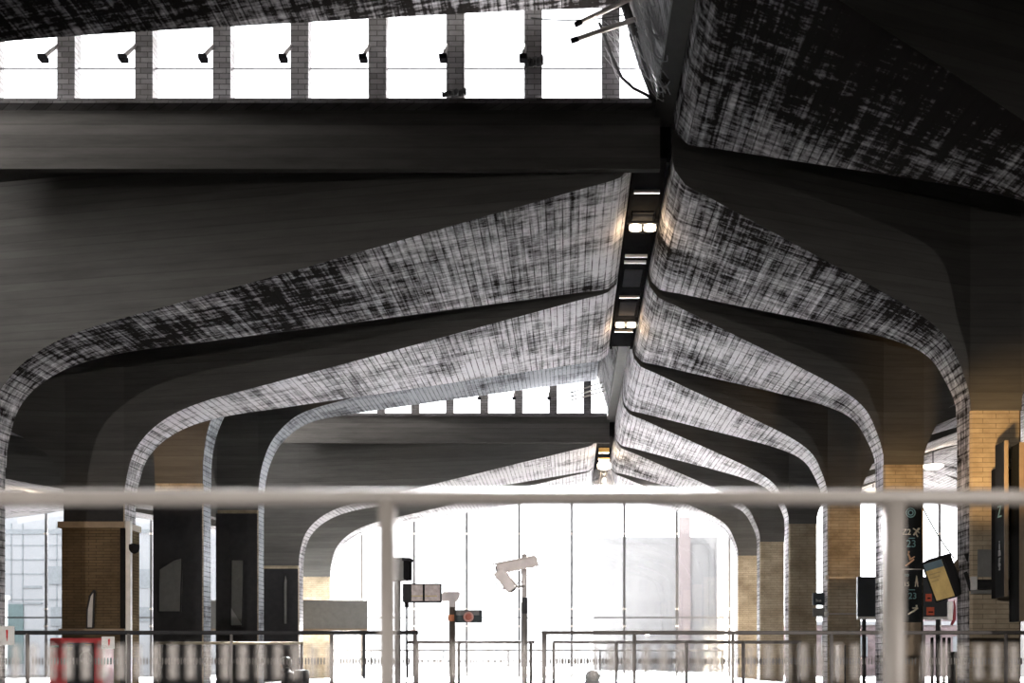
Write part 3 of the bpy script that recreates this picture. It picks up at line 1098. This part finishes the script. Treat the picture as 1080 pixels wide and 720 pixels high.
obj('sign_face', bx((a2.x, dq - .01, a2.z), (b2.x, dq + .005, b2.z)), plain('pink_glaze', (.40, .34, .34), .35, var=.3, scale=14), t)
obj('face_divider', bx((X(446, dq), dq - .018, a2.z), (X(448, dq), dq - .008, b2.z)), M_BLACK, t)
obj('yellow_line', bx((a2.x, dq - .016, a2.z + .07), (X(461, dq), dq - .009, a2.z + .085)), plain('ochre', (.42, .34, .16), .5), t)
bm = B()
tube(bm, [(X(428.5, dq), dq + .05, 0), (X(428.5, dq), dq + .05, a.z)], .017, 10)
lathe(bm, [(.09, 0), (.09, .015), (.02, .03)], (X(428.5, dq), dq + .05, 0), 14)
tube(bm, [(X(428.5, dq), dq + .05, a.z - .08), (X(428.5, dq), dq + .05, a.z)], .035, 10)
obj('pole', bm, M_BLACK, t)
bm = B()
tube(bm, [(X(418, dq), dq + .15, 0), (X(418, dq), dq + .15, P(0, 612, dq).z)], .05, 12)
lathe(bm, [(.07, 0), (.07, .015), (.05, .03)], (X(418, dq), dq + .15, 0), 14)
sp = obj('speaker_pole', bm, M_GREYP)
tag(sp, 'grey pole carrying the dark box, mostly behind the near post', 'pole')
# gate post with a pink cap at the end of the left balustrade
t = thing('gate_post', 'black gate post with a pale pink cap at the end of the left balustrade', 'post', (X(440, 17.5), 17.5, 0))
obj('shaft', bx((X(436, 17.5), 17.47, 0), (X(438.4, 17.5), 17.53, EYE + 28 * 17.5 / F), .006), M_BLACK, t)
obj('cap', bx((X(432, 17.5), 17.44, EYE + 28 * 17.5 / F), (X(439.5, 17.5), 17.56, EYE + 33 * 17.5 / F), .008), plain('pink_cap', (.62, .45, .41), .5), t)

# ------------------------------------------------------------------ things on the right
M_SIGN = plain('sign_black', (.014, .016, .018), .7, spec=.05)
M_ICON = plain('icon_cream', (.75, .68, .55), .6)
M_ICONB = plain('icon_teal', (.18, .34, .36), .6)
M_ICONO = plain('icon_peach', (.70, .42, .25), .6)


def text(body, p, size, mat, parent, name='lettering', depth=.003):
    cu = bpy.data.curves.new(name, 'FONT')
    cu.body = body
    cu.size = size
    cu.extrude = depth
    cu.align_x = 'CENTER'
    cu.align_y = 'CENTER'
    cu.materials.append(mat)
    tmp = bpy.data.objects.new('tmp', cu)
    me = bpy.data.meshes.new_from_object(tmp)
    bpy.data.objects.remove(tmp)
    me.name = name
    o = bpy.data.objects.new(name, me)
    COL.objects.link(o)
    o.rotation_euler = (math.pi / 2, 0, 0)
    o.parent = parent
    o.location = Vector(p) - wloc(parent)
    return o


dt = 21.0
t = thing('wayfinding_totem', 'tall black wayfinding sign with pale icons in front of a brick column', 'sign', (X(954, dt), dt, 0))
obj('sign_panel', bx((X(936, dt), dt, R((697 - 656) * dt / F)), (X(972.5, dt), dt + .16, R((697 - 528) * dt / F)), .012), M_SIGN, t)
obj('sign_base', bx((X(938, dt), dt + .01, 0), (X(972, dt), dt + .15, R((697 - 656) * dt / F)), .008), M_TAN, t)
obj('divider', bx((X(937, dt), dt - .006, R((697 - 600.6) * dt / F)), (X(972, dt), dt, R((697 - 599.6) * dt / F))), M_STEEL, t)
df_ = dt - .004


def icon(name, polys, mat, yd=df_):
    bm = B()
    for pl in polys:
        prism(bm, [((px - CX) * yd / F, EYE + (CY - py) * yd / F) for px, py in pl], yd - .004, yd + .003)
    return obj(name, bm, mat, t)


c = P(960.5, 540.5, df_)
bm = B()
rm = Matrix.Rotation(math.pi / 2, 4, 'X')
lathe(bm, [(.072, -.003), (.092, -.003), (.092, .003), (.072, .003), (.072, -.003)], c, 28, rm)
lathe(bm, [(.034, -.003), (.054, -.003), (.054, .003), (.034, .003), (.034, -.003)], c, 24, rm)
obj('ring_emblem', bm, M_ICONB, t)
text('Z2', P(956, 561, df_), .15, M_ICON, t)
# aeroplane
icon('aeroplane_icon', [[(963, 563.5), (964, 564.8), (970.3, 557.6), (969.6, 556.2), (968.2, 556.6)], [(962.6, 557.3), (963.6, 556.6), (970, 561.2), (969.6, 562.3)],
                        [(966.2, 560.8), (968.4, 565.8), (967.4, 566.2), (964.8, 562)]], M_ICON)
text('23', P(961, 573.5, df_), .19, M_ICONB, t)
icon('figure_icon', [[(954.5, 596), (955.5, 597.2), (964.6, 590.2), (963.6, 588.8)], [(957, 584), (958.4, 583), (961, 589), (959.5, 590)], [(958.6, 589.6), (964.5, 586.2), (965, 587.2), (959.6, 590.8)],
                     [(957.6, 581), (959.2, 581), (959.2, 582.8), (957.6, 582.8)]], M_ICONO)
text('to', P(956.5, 606, df_), .09, M_ICONB, t)
text('15', P(956.2, 616, df_), .11, M_ICON, t)
icon('tower_icon', [[(964.8, 618.5), (966.1, 608), (966.7, 606.5), (967.3, 608), (968.6, 618.5), (967.6, 618.5), (966.7, 612.5), (965.8, 618.5)],
                    [(964.9, 613.6), (968.5, 613.6), (968.5, 614.4), (964.9, 614.4)]], M_ICON)
text('23', P(962.5, 628.5, df_), .16, M_ICONB, t)
icon('figure_icon', [[(957.5, 647), (958.2, 648.2), (963, 645.2), (962.6, 643.6)], [(961.5, 644.6), (963.2, 645.6), (968.6, 641.4), (967.6, 640)],
                     [(965.8, 637.8), (967.6, 637.8), (967.6, 639.8), (965.8, 639.8)], [(962, 640.6), (962.6, 641.6), (967.4, 641.2), (967.4, 640.2)]], M_ICON)
icon('pale_label', [[(958.5, 566.9), (965, 566.9), (965, 567.8), (958.5, 567.8)], [(958.5, 621.4), (965, 621.4), (965, 622.2), (958.5, 622.2)]], M_ICONB)

db = 26.0
t = thing('departure_board', 'wide black information board with red squares behind the brick column', 'board', (X(950, db), db, 0))
obj('board_face', bx((X(904.5, db), db, R((697 - 650) * db / F)), (X(1000, db), db + .12, R((697 - 608) * db / F)), .01), plain('board_navy', (.02, .025, .032), .4), t)
obj('white_edge', bx((X(904.5, db), db - .01, R((697 - 653) * db / F)), (X(1000, db), db + .12, R((697 - 650) * db / F))), M_WHITE, t)
for a, b, c_, d_ in ((976, 634, 982.5, 626), (977, 648.5, 985.2, 640)):
    sq = obj('red_square', bx((X(a, db), db - .012, R((697 - b) * db / F)), (X(c_, db), db, R((697 - d_) * db / F))), plain('vermilion', (.65, .10, .04), .5), t)
    bm = B()
    box(bm, (X(a + 2, db), db - .018, R((697 - b + 2.6) * db / F)), (X(c_ - 1.2, db), db - .011, R((697 - b + 4) * db / F)))
    obj('black_glyph', bm, M_BLACK, sq)
for px in (912, 990):
    obj('leg', bx((X(px, db) - .04, db + .03, 0), (X(px, db) + .04, db + .09, R((697 - 653) * db / F))), M_DARKMET, t)

# blade sign between columns
dbs = D[3] + .05
t = thing('blade_sign', 'small dark blade sign with white lettering on the banded brick column', 'sign', (6.3, dbs, R(1.5)))
a, b = P(857, 638, dbs), P(870, 625, dbs)
obj('blade', bx((a.x, dbs - .03, a.z), (6.41, dbs + .03, b.z), .006), plain('sign_slate', (.03, .04, .05), .5), t)
text('bus', P(863.5, 633, dbs - .035), .1, M_WHITE, t)
obj('lower_plate', bx((a.x, dbs - .02, EYE + (CY - 650) * dbs / F), (6.41, dbs + .02, EYE + (CY - 641) * dbs / F), .006), M_GREYP, t)

# tilted screen on a bracket at the right column
dv = 18.6
cpt = P(990.5, 611.5, dv)
t = thing('tilted_screen', 'black framed screen tilted left with a yellow display and blue header', 'screen', cpt)
rot = Matrix.Translation(cpt) @ Matrix.Rotation(math.radians(-17), 4, 'Y') @ Matrix.Rotation(math.radians(-47), 4, 'Z') @ Matrix.Rotation(math.radians(6), 4, 'X')


def rotbox(name, a, b, mat, bev=.006, par=None):
    s = B()
    box(s, a, b, bev)
    bm = B()
    merge(bm, s, rot)
    return obj(name, bm, mat, par or t)


rotbox('screen_case', (-.21, 0, -.35), (.21, .27, .35), M_BLACK, .03)
M_YEL = plain('amber_display', (.50, .36, .14), .4, var=.25, scale=4)
d0 = rotbox('display', (-.165, -.008, -.32), (.165, .002, .32), M_YEL, .0)
rotbox('blue_header', (-.165, -.012, .20), (.165, -.007, .32), plain('header_blue', (.10, .15, .18), .4), .0)
for k in range(3):
    rotbox('display_line', (-.13, -.012, .12 - k * .06), (.08 - .04 * k, -.007, .135 - k * .06), plain('line_brown', (.30, .22, .10), .5), .0)
bm = B()
q = P(1010, 598, 18.5)
tube(bm, [cpt + Vector((.1, .14, .12)), P(1008, 598, 18.75), P(1020, 606, 18.6), (6.43, 18.5, P(0, 606, 18.5).z)], .03, 8)
prism(bm, [(X(1001, 18.75), P(0, 600, 18.75).z), (X(1013, 18.75), P(0, 586, 18.75).z), (X(1015, 18.75), P(0, 605, 18.75).z), (X(1009, 18.75), P(0, 607, 18.75).z)], 18.72, 18.80)
obj('bracket', bm, plain('bracket_brown', (.12, .09, .06), .6), t)
lp = P(1023, 584, 18.3)
t2 = thing('cone_floodlight', 'small black cone floodlight on the right brick column beside the tilted screen', 'lamp', lp)
bm = B()
lathe(bm, [(.085, .0), (.085, -.02), (.045, -.12), (.03, -.15), (.01, -.15)], lp, 16)
obj('lamp_cone', bm, M_BLACK, t2)
bm = B()
tube(bm, [lp + Vector((0, 0, -.1)), lp + Vector((-.02, .05, -.26)), (6.42, 18.35, lp.z - .3)], .018, 8)
obj('lamp_arm', bm, M_BLACK, t2)
t2 = thing('bracket_frame', 'black square bracket holding a small white box on the right column', 'bracket', P(1022, 624, 18.2))
bm = B()
tube(bm, [P(1018, 603, 18.2), P(1024, 622, 18.2), (6.46, 18.2, P(0, 623, 18.2).z)], .03, 8)
obj('bracket_bar', bm, M_BLACK, t2)
a, b = P(1024, 622, 18.15), P(1031, 608, 18.15)
obj('white_box', bx((a.x, 18.1, a.z), (6.5, 18.2, b.z), .01), M_WHITE, t2)
bm = B()
tube(bm, sag(P(972, 533, 19.6), P(1006, 588, 18.9), .05), .012, 6)
tag(obj('stay_cable', bm, M_WIRE), 'thin black cable running from the black sign down to the tilted screen', 'cable')
a = P(1003, 652, 18.6)
t2 = thing('red_handset', 'white handset with a dark red base hanging under the tilted screen', 'handset', P(1003, 660, 18.6))
obj('body', bx((X(1000, 18.6), 18.6, P(0, 654, 18.6).z), (X(1005, 18.6), 18.66, P(0, 634, 18.6).z), .012), M_WHITE, t2)
bm = B()
tube(bm, [P(1006, 633, 18.63), P(1007, 640, 18.63), P(1006.3, 653, 18.63), P(1003.5, 659, 18.63)], [.012, .016, .03, .02], 8)
obj('red_cord', bm, plain('dark_red', (.22, .02, .03), .5), t2)


# black vertical fins on the right brick column
def fin(pf0, pf1, pb, ytop, ybot, label, step=None, glyphs=()):
    """fin standing out from the column: tan front edge, black flank seen from the hall"""
    d = 17.35
    t = thing('vertical_sign_fin', label, 'sign', (X((pf0 + pf1) / 2, d), d, R((CY - ybot) * d / F)), 'vertical black sign fins')
    z1, z0 = EYE + (CY - ytop) * d / F, EYE + (CY - ybot) * d / F
    x0, x1 = X(pf0, d), X(pf1, d)
    d2 = d * (pf0 - CX) / (pb - CX)
    obj('tan_edge', bx((x0, d, z0), (x1, d + .012, z1), .003), M_TAN, t)
    obj('black_flank', bx((x0, d + .012, z0), (x1, d2, z1 - .01), .003), M_SIGN, t)
    if step:
        d3 = d2 * (pb - CX) / (step[0] - CX)
        obj('rear_strip', bx((x0, d2, z0), (x1, d3, EYE + (CY - step[1]) * d2 / F), .003), M_BLACK, t)
    for g, py, sz in glyphs:
        dm_ = (d + d2) / 2
        o = text(g, (x0 - .004, dm_, EYE + (CY - py) * dm_ / F), sz, M_ICONB if py < 550 else M_PALE, t)
        o.rotation_euler = (math.pi / 2, 0, -math.pi / 2)
    return t


fin(1059.3, 1063.6, 1049.5, 464, 629, 'black vertical sign fin with tan edge on the right brick column, left of two', (1045.5, 494),
    [('Z', 540, .26), ('i', 575, .2), ('n', 582, .2), ('g', 590, .2), ('s', 597, .2)])
fin(1075.2, 1080.5, 1066.5, 466, 655, 'black vertical sign fin with tan edge at the extreme right of the picture', (1064.2, 494))

# bin behind the right balustrade
t = thing('litter_bin', 'narrow black litter bin with a printed yellowish panel behind the right balustrade', 'bin', (X(1011, 20), 20.0, 0))
obj('bin_body', bx((X(1006, 20), 20.0, 0), (X(1017.5, 20), 20.35, EYE + 10 * 20 / F), .02), M_BLACK, t)
obj('bin_panel', bx((X(1008, 20), 19.985, .1), (X(1016, 20), 20.0, EYE + 3 * 20 / F)), plain('bin_ochre', (.30, .26, .16), .6), t)
text('2', (X(1012, 20), 19.98, EYE - .14), .22, M_BLACK, t)
t = thing('bollard_stand', 'cluster of thin black uprights on a stand right of the black sign', 'stand', (X(994, 22), 22.0, 0))
for k, px in enumerate((983, 989, 995.5, 1001)):
    bm = B()
    tube(bm, [(X(px, 22), 22.0, .1), (X(px, 22), 22.0, EYE + 25 * 22 / F)], .03, 10)
    obj('upright', bm, M_BLACK, t)
obj('foot', bx((X(980, 22), 21.8, 0), (X(1004, 22), 22.2, .1), .01), M_DARKMET, t)
t = thing('tan_locker', 'tall narrow tan cabinet behind the right balustrade', 'cabinet', (X(892, 21), 21, 0))
obj('cabinet_body', bx((X(885, 21), 21.0, 0), (X(890.5, 21), 21.3, EYE + 17 * 21 / F), .01), M_TAN, t)
obj('cabinet_edge', bx((X(890.5, 21), 20.99, 0), (X(892, 21), 21.3, EYE + 17 * 21 / F)), M_BLACK, t)

# ------------------------------------------------------------------ people on the sunken landing
def person(name_label, head, floor_z, face, shirt, skin, hair, hood=None, stoop=.0, bag=None):
    """head: world centre of the head; face: unit vector in the xy plane the person looks along"""
    head = Vector(head)
    f = Vector((face[0], face[1], 0)).normalized()
    r = Vector((-f.y, f.x, 0))          # person's left
    H = head.z + .115 - floor_z         # body height
    k = H / 1.72
    hip = Vector((head.x, head.y, floor_z + .92 * k)) - f * (.05 + stoop)
    chest = Vector((head.x, head.y, floor_z + 1.32 * k)) - f * (.04 + stoop * .45)
    neck = Vector((head.x, head.y, floor_z + 1.45 * k)) - f * (.02 + stoop * .2)
    t = thing('person', name_label, 'person', (hip.x, hip.y, floor_z))
    vs, es, rs = [], [], []

    def add(p, rad, par=None):
        vs.append(Vector(p))
        rs.append(rad * k)
        if par is not None:
            es.append((par, len(vs) - 1))
        return len(vs) - 1
    h = add(hip, .15)
    w_ = add(hip.lerp(chest, .5), .135, h)
    c = add(chest, .155, w_)
    n = add(neck, .062, c)
    hd0 = add(head - Vector((0, 0, .07)), .075, n)
    hd1 = add(head + f * .012, .098, hd0)
    hd2 = add(head + Vector((0, 0, .075)) - f * .008, .074, hd1)
    for s in (1, -1):
        sh = add(chest + r * s * .19 * k + Vector((0, 0, .06 * k)), .068, c)
        el = add(chest + r * s * .24 * k - Vector((0, 0, .24 * k)) + f * .03, .046, sh)
        wr = add(chest + r * s * .2 * k - Vector((0, 0, .44 * k)) + f * .16, .034, el)
        hn = add(chest + r * s * .19 * k - Vector((0, 0, .50 * k)) + f * .20, .03, wr)
        for q in range(5):
            off = (q - 2) * .016
            b_ = add(vs[hn] + f * (.035 - .006 * abs(q - 2)) + r * off - Vector((0, 0, .01)), .0095, hn)
            add(vs[b_] + f * (.03 if q else .012) - Vector((0, 0, .03)) + r * (off * .4), .008, b_)
        hj = add(hip + r * s * .09 * k - Vector((0, 0, .06 * k)), .10, h)
        kn = add(Vector((hip.x, hip.y, floor_z + .48 * k)) + r * s * .1 * k + f * .06 * s, .066, hj)
        an = add(Vector((hip.x, hip.y, floor_z + .085)) + r * s * .1 * k + f * .05 * s - f * .03, .042, kn)
        add(vs[an] + f * .15 - Vector((0, 0, .045)), .035, an)
    me = bpy.data.meshes.new('body')
    base = wloc(t)
    me.from_pydata([v - base for v in vs], es, [])
    o = bpy.data.objects.new('body', me)
    COL.objects.link(o)
    o.parent = t
    me.materials.append(shirt)
    sk = o.modifiers.new('skin', 'SKIN')
    sk.use_smooth_shade = True
    for i, sv in enumerate(me.skin_vertices[0].data):
        sv.radius = (rs[i], rs[i])
        sv.use_root = (i == 0)
    ss = o.modifiers.new('sub', 'SUBSURF')
    ss.levels = ss.render_levels = 2
    # face: nose, ears and brow skin
    bm = B()
    for s in (1, -1):
        u = B()
        bmesh.ops.create_uvsphere(u, u_segments=10, v_segments=8, radius=.03)
        bmesh.ops.scale(u, vec=(.6, .6, 1.1), verts=u.verts)
        merge(bm, u, Matrix.Translation(head + r * s * .088 - Vector((0, 0, .01))))
    u = B()
    bmesh.ops.create_uvsphere(u, u_segments=14, v_segments=10, radius=.088)
    bmesh.ops.scale(u, vec=(.92, .92, 1.16), verts=u.verts)
    merge(bm, u, Matrix.Translation(head + f * .022 - Vector((0, 0, .015))))
    tube(bm, [head + f * .10 + Vector((0, 0, .015)), head + f * .125 - Vector((0, 0, .02)), head + f * .10 - Vector((0, 0, .03))], [.008, .014, .008], 8)
    for fc in bm.faces:
        fc.smooth = True
    obj('face', bm, skin, t)
    bm = B()
    u = B()
    bmesh.ops.create_uvsphere(u, u_segments=20, v_segments=14, radius=.112)
    for v in list(u.verts):
        pass
    cut = [v for v in u.verts if (v.co.dot(f) > .045 and v.co.z < .045) or v.co.z < -.07]
    bmesh.ops.delete(u, geom=cut, context='VERTS')
    bmesh.ops.scale(u, vec=(1.3, 1.3, 1.2) if hood else (1, 1, 1.1), verts=u.verts)
    merge(bm, u, Matrix.Translation(head + Vector((0, 0, .012)) - f * .008))
    if hood:
        lathe(bm, [(.125, -.10), (.15, -.05), (.145, -.07), (.17, -.15), (.21, -.19), (.19, -.20), (.14, -.14), (.125, -.10)], head, 20)
    for fc in bm.faces:
        fc.smooth = True
    ho = obj('hood' if hood else 'hair', bm, hood or hair, t)
    sm = ho.modifiers.new('thick', 'SOLIDIFY')
    sm.thickness = .012
    if bag is not None:
        u = B()
        box(u, (-.17, -.10, -.24), (.17, .10, .20), .07)
        ang = math.atan2(f.y, f.x) - math.pi / 2
        bm = B()
        merge(bm, u, Matrix.Translation(chest - f * .24 - Vector((0, 0, .02))) @ Matrix.Rotation(ang, 4, 'Z'))
        bo = obj('backpack', bm, bag, t)
    return t


M_COAT = plain('dark_coat', (.02, .02, .023), .85)
M_SKIN = plain('skin', (.42, .27, .20), .6)
M_HAIR = plain('dark_hair', (.015, .012, .01), .6)
M_GCOAT = plain('grey_coat', (.34, .36, .37), .85)
hd = P(301.5, 699.5, 21.5)
person('person in a dark coat with a backpack, standing low behind the left balustrade', hd, PZ, (-1, .25), M_COAT, M_SKIN, M_HAIR, stoop=.10, bag=M_COAT)
hd = P(625, 714, 21.5)
person('person in a pale grey hood standing low behind the right balustrade', hd, PZ, (.2, 1), M_GCOAT, M_SKIN, M_HAIR, hood=M_GCOAT)

# ------------------------------------------------------------------ outside
struct('ground', bx((-120, YE + .3, -.4), (120, 160, -.1)), plain('outside_paving', (.045, .045, .045), .9))
struct('ground_bounce', bx((-6.5, 57, -.1), (6.5, 150, -.08)), plain('bounce_paving', (.82, .81, .80), .9))  # pale ground added outside to bounce light into the hall
M_B1 = plain('pale_cladding', (.19, .195, .205), .8, var=.03)
M_B1L = plain('cladding_joint', (.135, .145, .155), .8)
M_B2 = plain('hazy_facade', (.069, .0685, .069), .8, var=.03)
M_B2D = plain('hazy_window', (.064, .064, .065), .8)
M_PINK = mat_brick('pink_brick', (.17, .13, .137), (.15, .122, .13), (.18, .16, .16), .5, .16)
M_TEAL = plain('teal_glass', (.045, .072, .075), .4)

do = 62.0
t = thing('office_building', 'pale clad office building seen through the glass at far left', 'building', (X(-30, do), do, 0))
obj('wall', bx((X(-260, do), do, -.1), (X(240, do), do + 12, 16)), M_B1, t)
bm = B()
for py in (575, 590, 605, 632, 664):
    box(bm, (X(-200, do), do - .03, EYE + (CY - py) * do / F - .03), (X(72, do), do, EYE + (CY - py) * do / F + .03))
for px in (-60, -30, 12, 24, 60):
    box(bm, (X(px, do) - .03, do - .03, 0), (X(px, do) + .03, do, R(7.5)))
obj('cladding_joint', bm, M_B1L, t)
for k, (x0, x1, y0, y1, m) in enumerate(((-200, 66, 563, 558, M_B1L), (25, 44, 620, 617.5, M_B1L), (-10, 45, 637, 635, M_B1L), (4, 25, 700, 637, M_TEAL), (48, 68, 616, 597, M_B1L),
                                         (54, 68, 660, 640, M_B1L), (134, 160, 562, 558, M_B1L), (134, 160, 620, 600, M_B1L), (134, 160, 655, 640, M_B1L))):
    obj('band' if m is M_B1L else 'window', bx((X(x0, do), do - .06, EYE + (CY - y0) * do / F), (X(x1, do), do, EYE + (CY - y1) * do / F)), m, t)
bm = B()
tube(bm, [P(5, 720, 56), P(5, 630, 56)], .13, 10)
t2 = thing('street_lamp', 'white street lamp post outside the far left glass', 'lamp', (X(5, 56), 56, -.1))
obj('lamp_post', bm, M_WHITE, t2)
obj('lamp_head', bx((X(1, 56), 55.8, P(0, 632, 56).z), (X(9, 56), 56.2, P(0, 628, 56).z), .03), M_WHITE, t2)

do = 90.0
t = thing('hazy_tower', 'faint pale building with a reddish stripe beyond the bright glass wall', 'building', (X(690, do), do, 0))
obj('wall', bx((X(626, do), do, -.1), (X(764, do), do + 14, EYE + (CY - 566) * do / F)), M_B2, t)
obj('parapet', bx((X(632, do), do - .1, EYE + (CY - 573) * do / F), (X(758, do), do, EYE + (CY - 566) * do / F)), M_B2D, t)
obj('red_stripe', bx((X(716, do), do - .15, -.1), (X(728, do), do, EYE + (CY - 545) * do / F)), plain('hazy_red', (.073, .062, .062), .8), t)
for px in range(640, 710, 17):
    for py in range(590, 680, 22):
        obj('window', bx((X(px, do), do - .05, EYE + (CY - py - 12) * do / F), (X(px + 8, do), do, EYE + (CY - py) * do / F)), M_B2D, t)
obj('corner_stripe', bx((X(748, do), do - .12, -.1), (X(753, do), do, EYE + (CY - 570) * do / F)), M_B2D, t)
do = 58.0
t = thing('brick_house', 'pinkish brick building low outside the glass at right', 'building', (X(980, do), do, 0))
obj('wall', bx((X(845, do), do, -.1), (X(1150, do), do + 8, EYE + (CY - 656) * do / F)), M_PINK, t)
obj('upper_wall', bx((X(975, do), do + .1, EYE + (CY - 656) * do / F), (X(1150, do), do + 8, EYE + (CY - 608) * do / F)), M_PINK, t)
obj('string_course', bx((X(845, do), do - .12, EYE + (CY - 659) * do / F), (X(1150, do), do, EYE + (CY - 655) * do / F)), M_B1, t)
for px in (866, 905, 1005, 1022):
    obj('window', bx((X(px, do), do - .03, EYE + (CY - 692) * do / F), (X(px + 10, do), do, EYE + (CY - 671) * do / F)), M_B1L, t)

# ------------------------------------------------------------------ column spots and added fill lamps
for k, (x, y, z, tx, ty, tz, e, ang) in enumerate((
        (5.6, 15.4, 2.3, 6.8, 18.17, 3.35, 46, 50), (7.3, 20.4, 2.2, 6.8, 23.17, 3.3, 26, 50), (7.2, 25.2, 2.0, 6.8, 28.17, 3.3, 12, 56),
        (-10.4, 20.0, 1.9, -9.6, 23.0, 2.0, 6, 70), (-10.0, 25.0, 3.6, -9.6, 28.0, 5.2, 24, 60))):
    o = light('column_spot', 'SPOT', (x, y, R(z)), e, (1, .62, .26) if k < 3 else (1, .70, .42), .12, None, math.radians(ang))
    o.data.spot_blend = 1.0
    o.rotation_euler = (Vector((tx, ty, R(tz))) - Vector((x, y, R(z)))).to_track_quat('-Z', 'Y').to_euler()
# added front fill lamps behind the camera: their shades keep the light low
for k, (x, yp) in enumerate(((-7.0, -1.0), (6.5, -1.0))):
    t = thing('fill_pendant', 'added shaded fill lamp hanging on the %s behind the viewpoint' % ('left', 'right')[k], 'lamp', (x, yp, 2.9), 'added fill lamps behind the viewpoint')
    bm = B()
    lathe(bm, [(.03, 3.02), (.10, 3.0), (.34, 2.88), (.36, 2.84), (.34, 2.84), (.10, 2.96), (.03, 2.97)], (x, yp, 0), 24)
    obj('fill_pendant_shade', bm, M_DARKMET, t)
    bm = B()
    tube(bm, [(x, yp, 3.0), (x, yp, SLAB - .02)], .012, 8)
    obj('suspension_rod', bm, M_DARKMET, t)
    light('fill_pendant_light', 'POINT', (x, yp, 2.80), 430, (1, .93, .86), .07)
# low hazy sun beyond the end glass wall
sun = light('low_sun', 'SUN', (5, 80, 40), 46, (1, .985, .99), .2)
sun.data.angle = math.radians(16)
sun.rotation_euler = Vector((-.03, -.82, -.57)).to_track_quat('-Z', 'Y').to_euler()
# daylight portals in the three glazed openings
def portal(loc, sx, sy, rot):
    o = light('window_portal', 'AREA', loc, 1, (1, 1, 1), 1, rot)
    o.data.shape = 'RECTANGLE'
    o.data.size, o.data.size_y = sx, sy
    o.data.cycles.is_portal = True


portal(((XL + XR) / 2, YE - .2, ZT / 2), XR - XL, ZT, (-math.pi / 2, 0, 0))
for y in (16.0, 36.0):
    portal((-4.0, y + .3, R(8.8)), 10.5, 2.1, (-math.pi / 2, 0, 0))
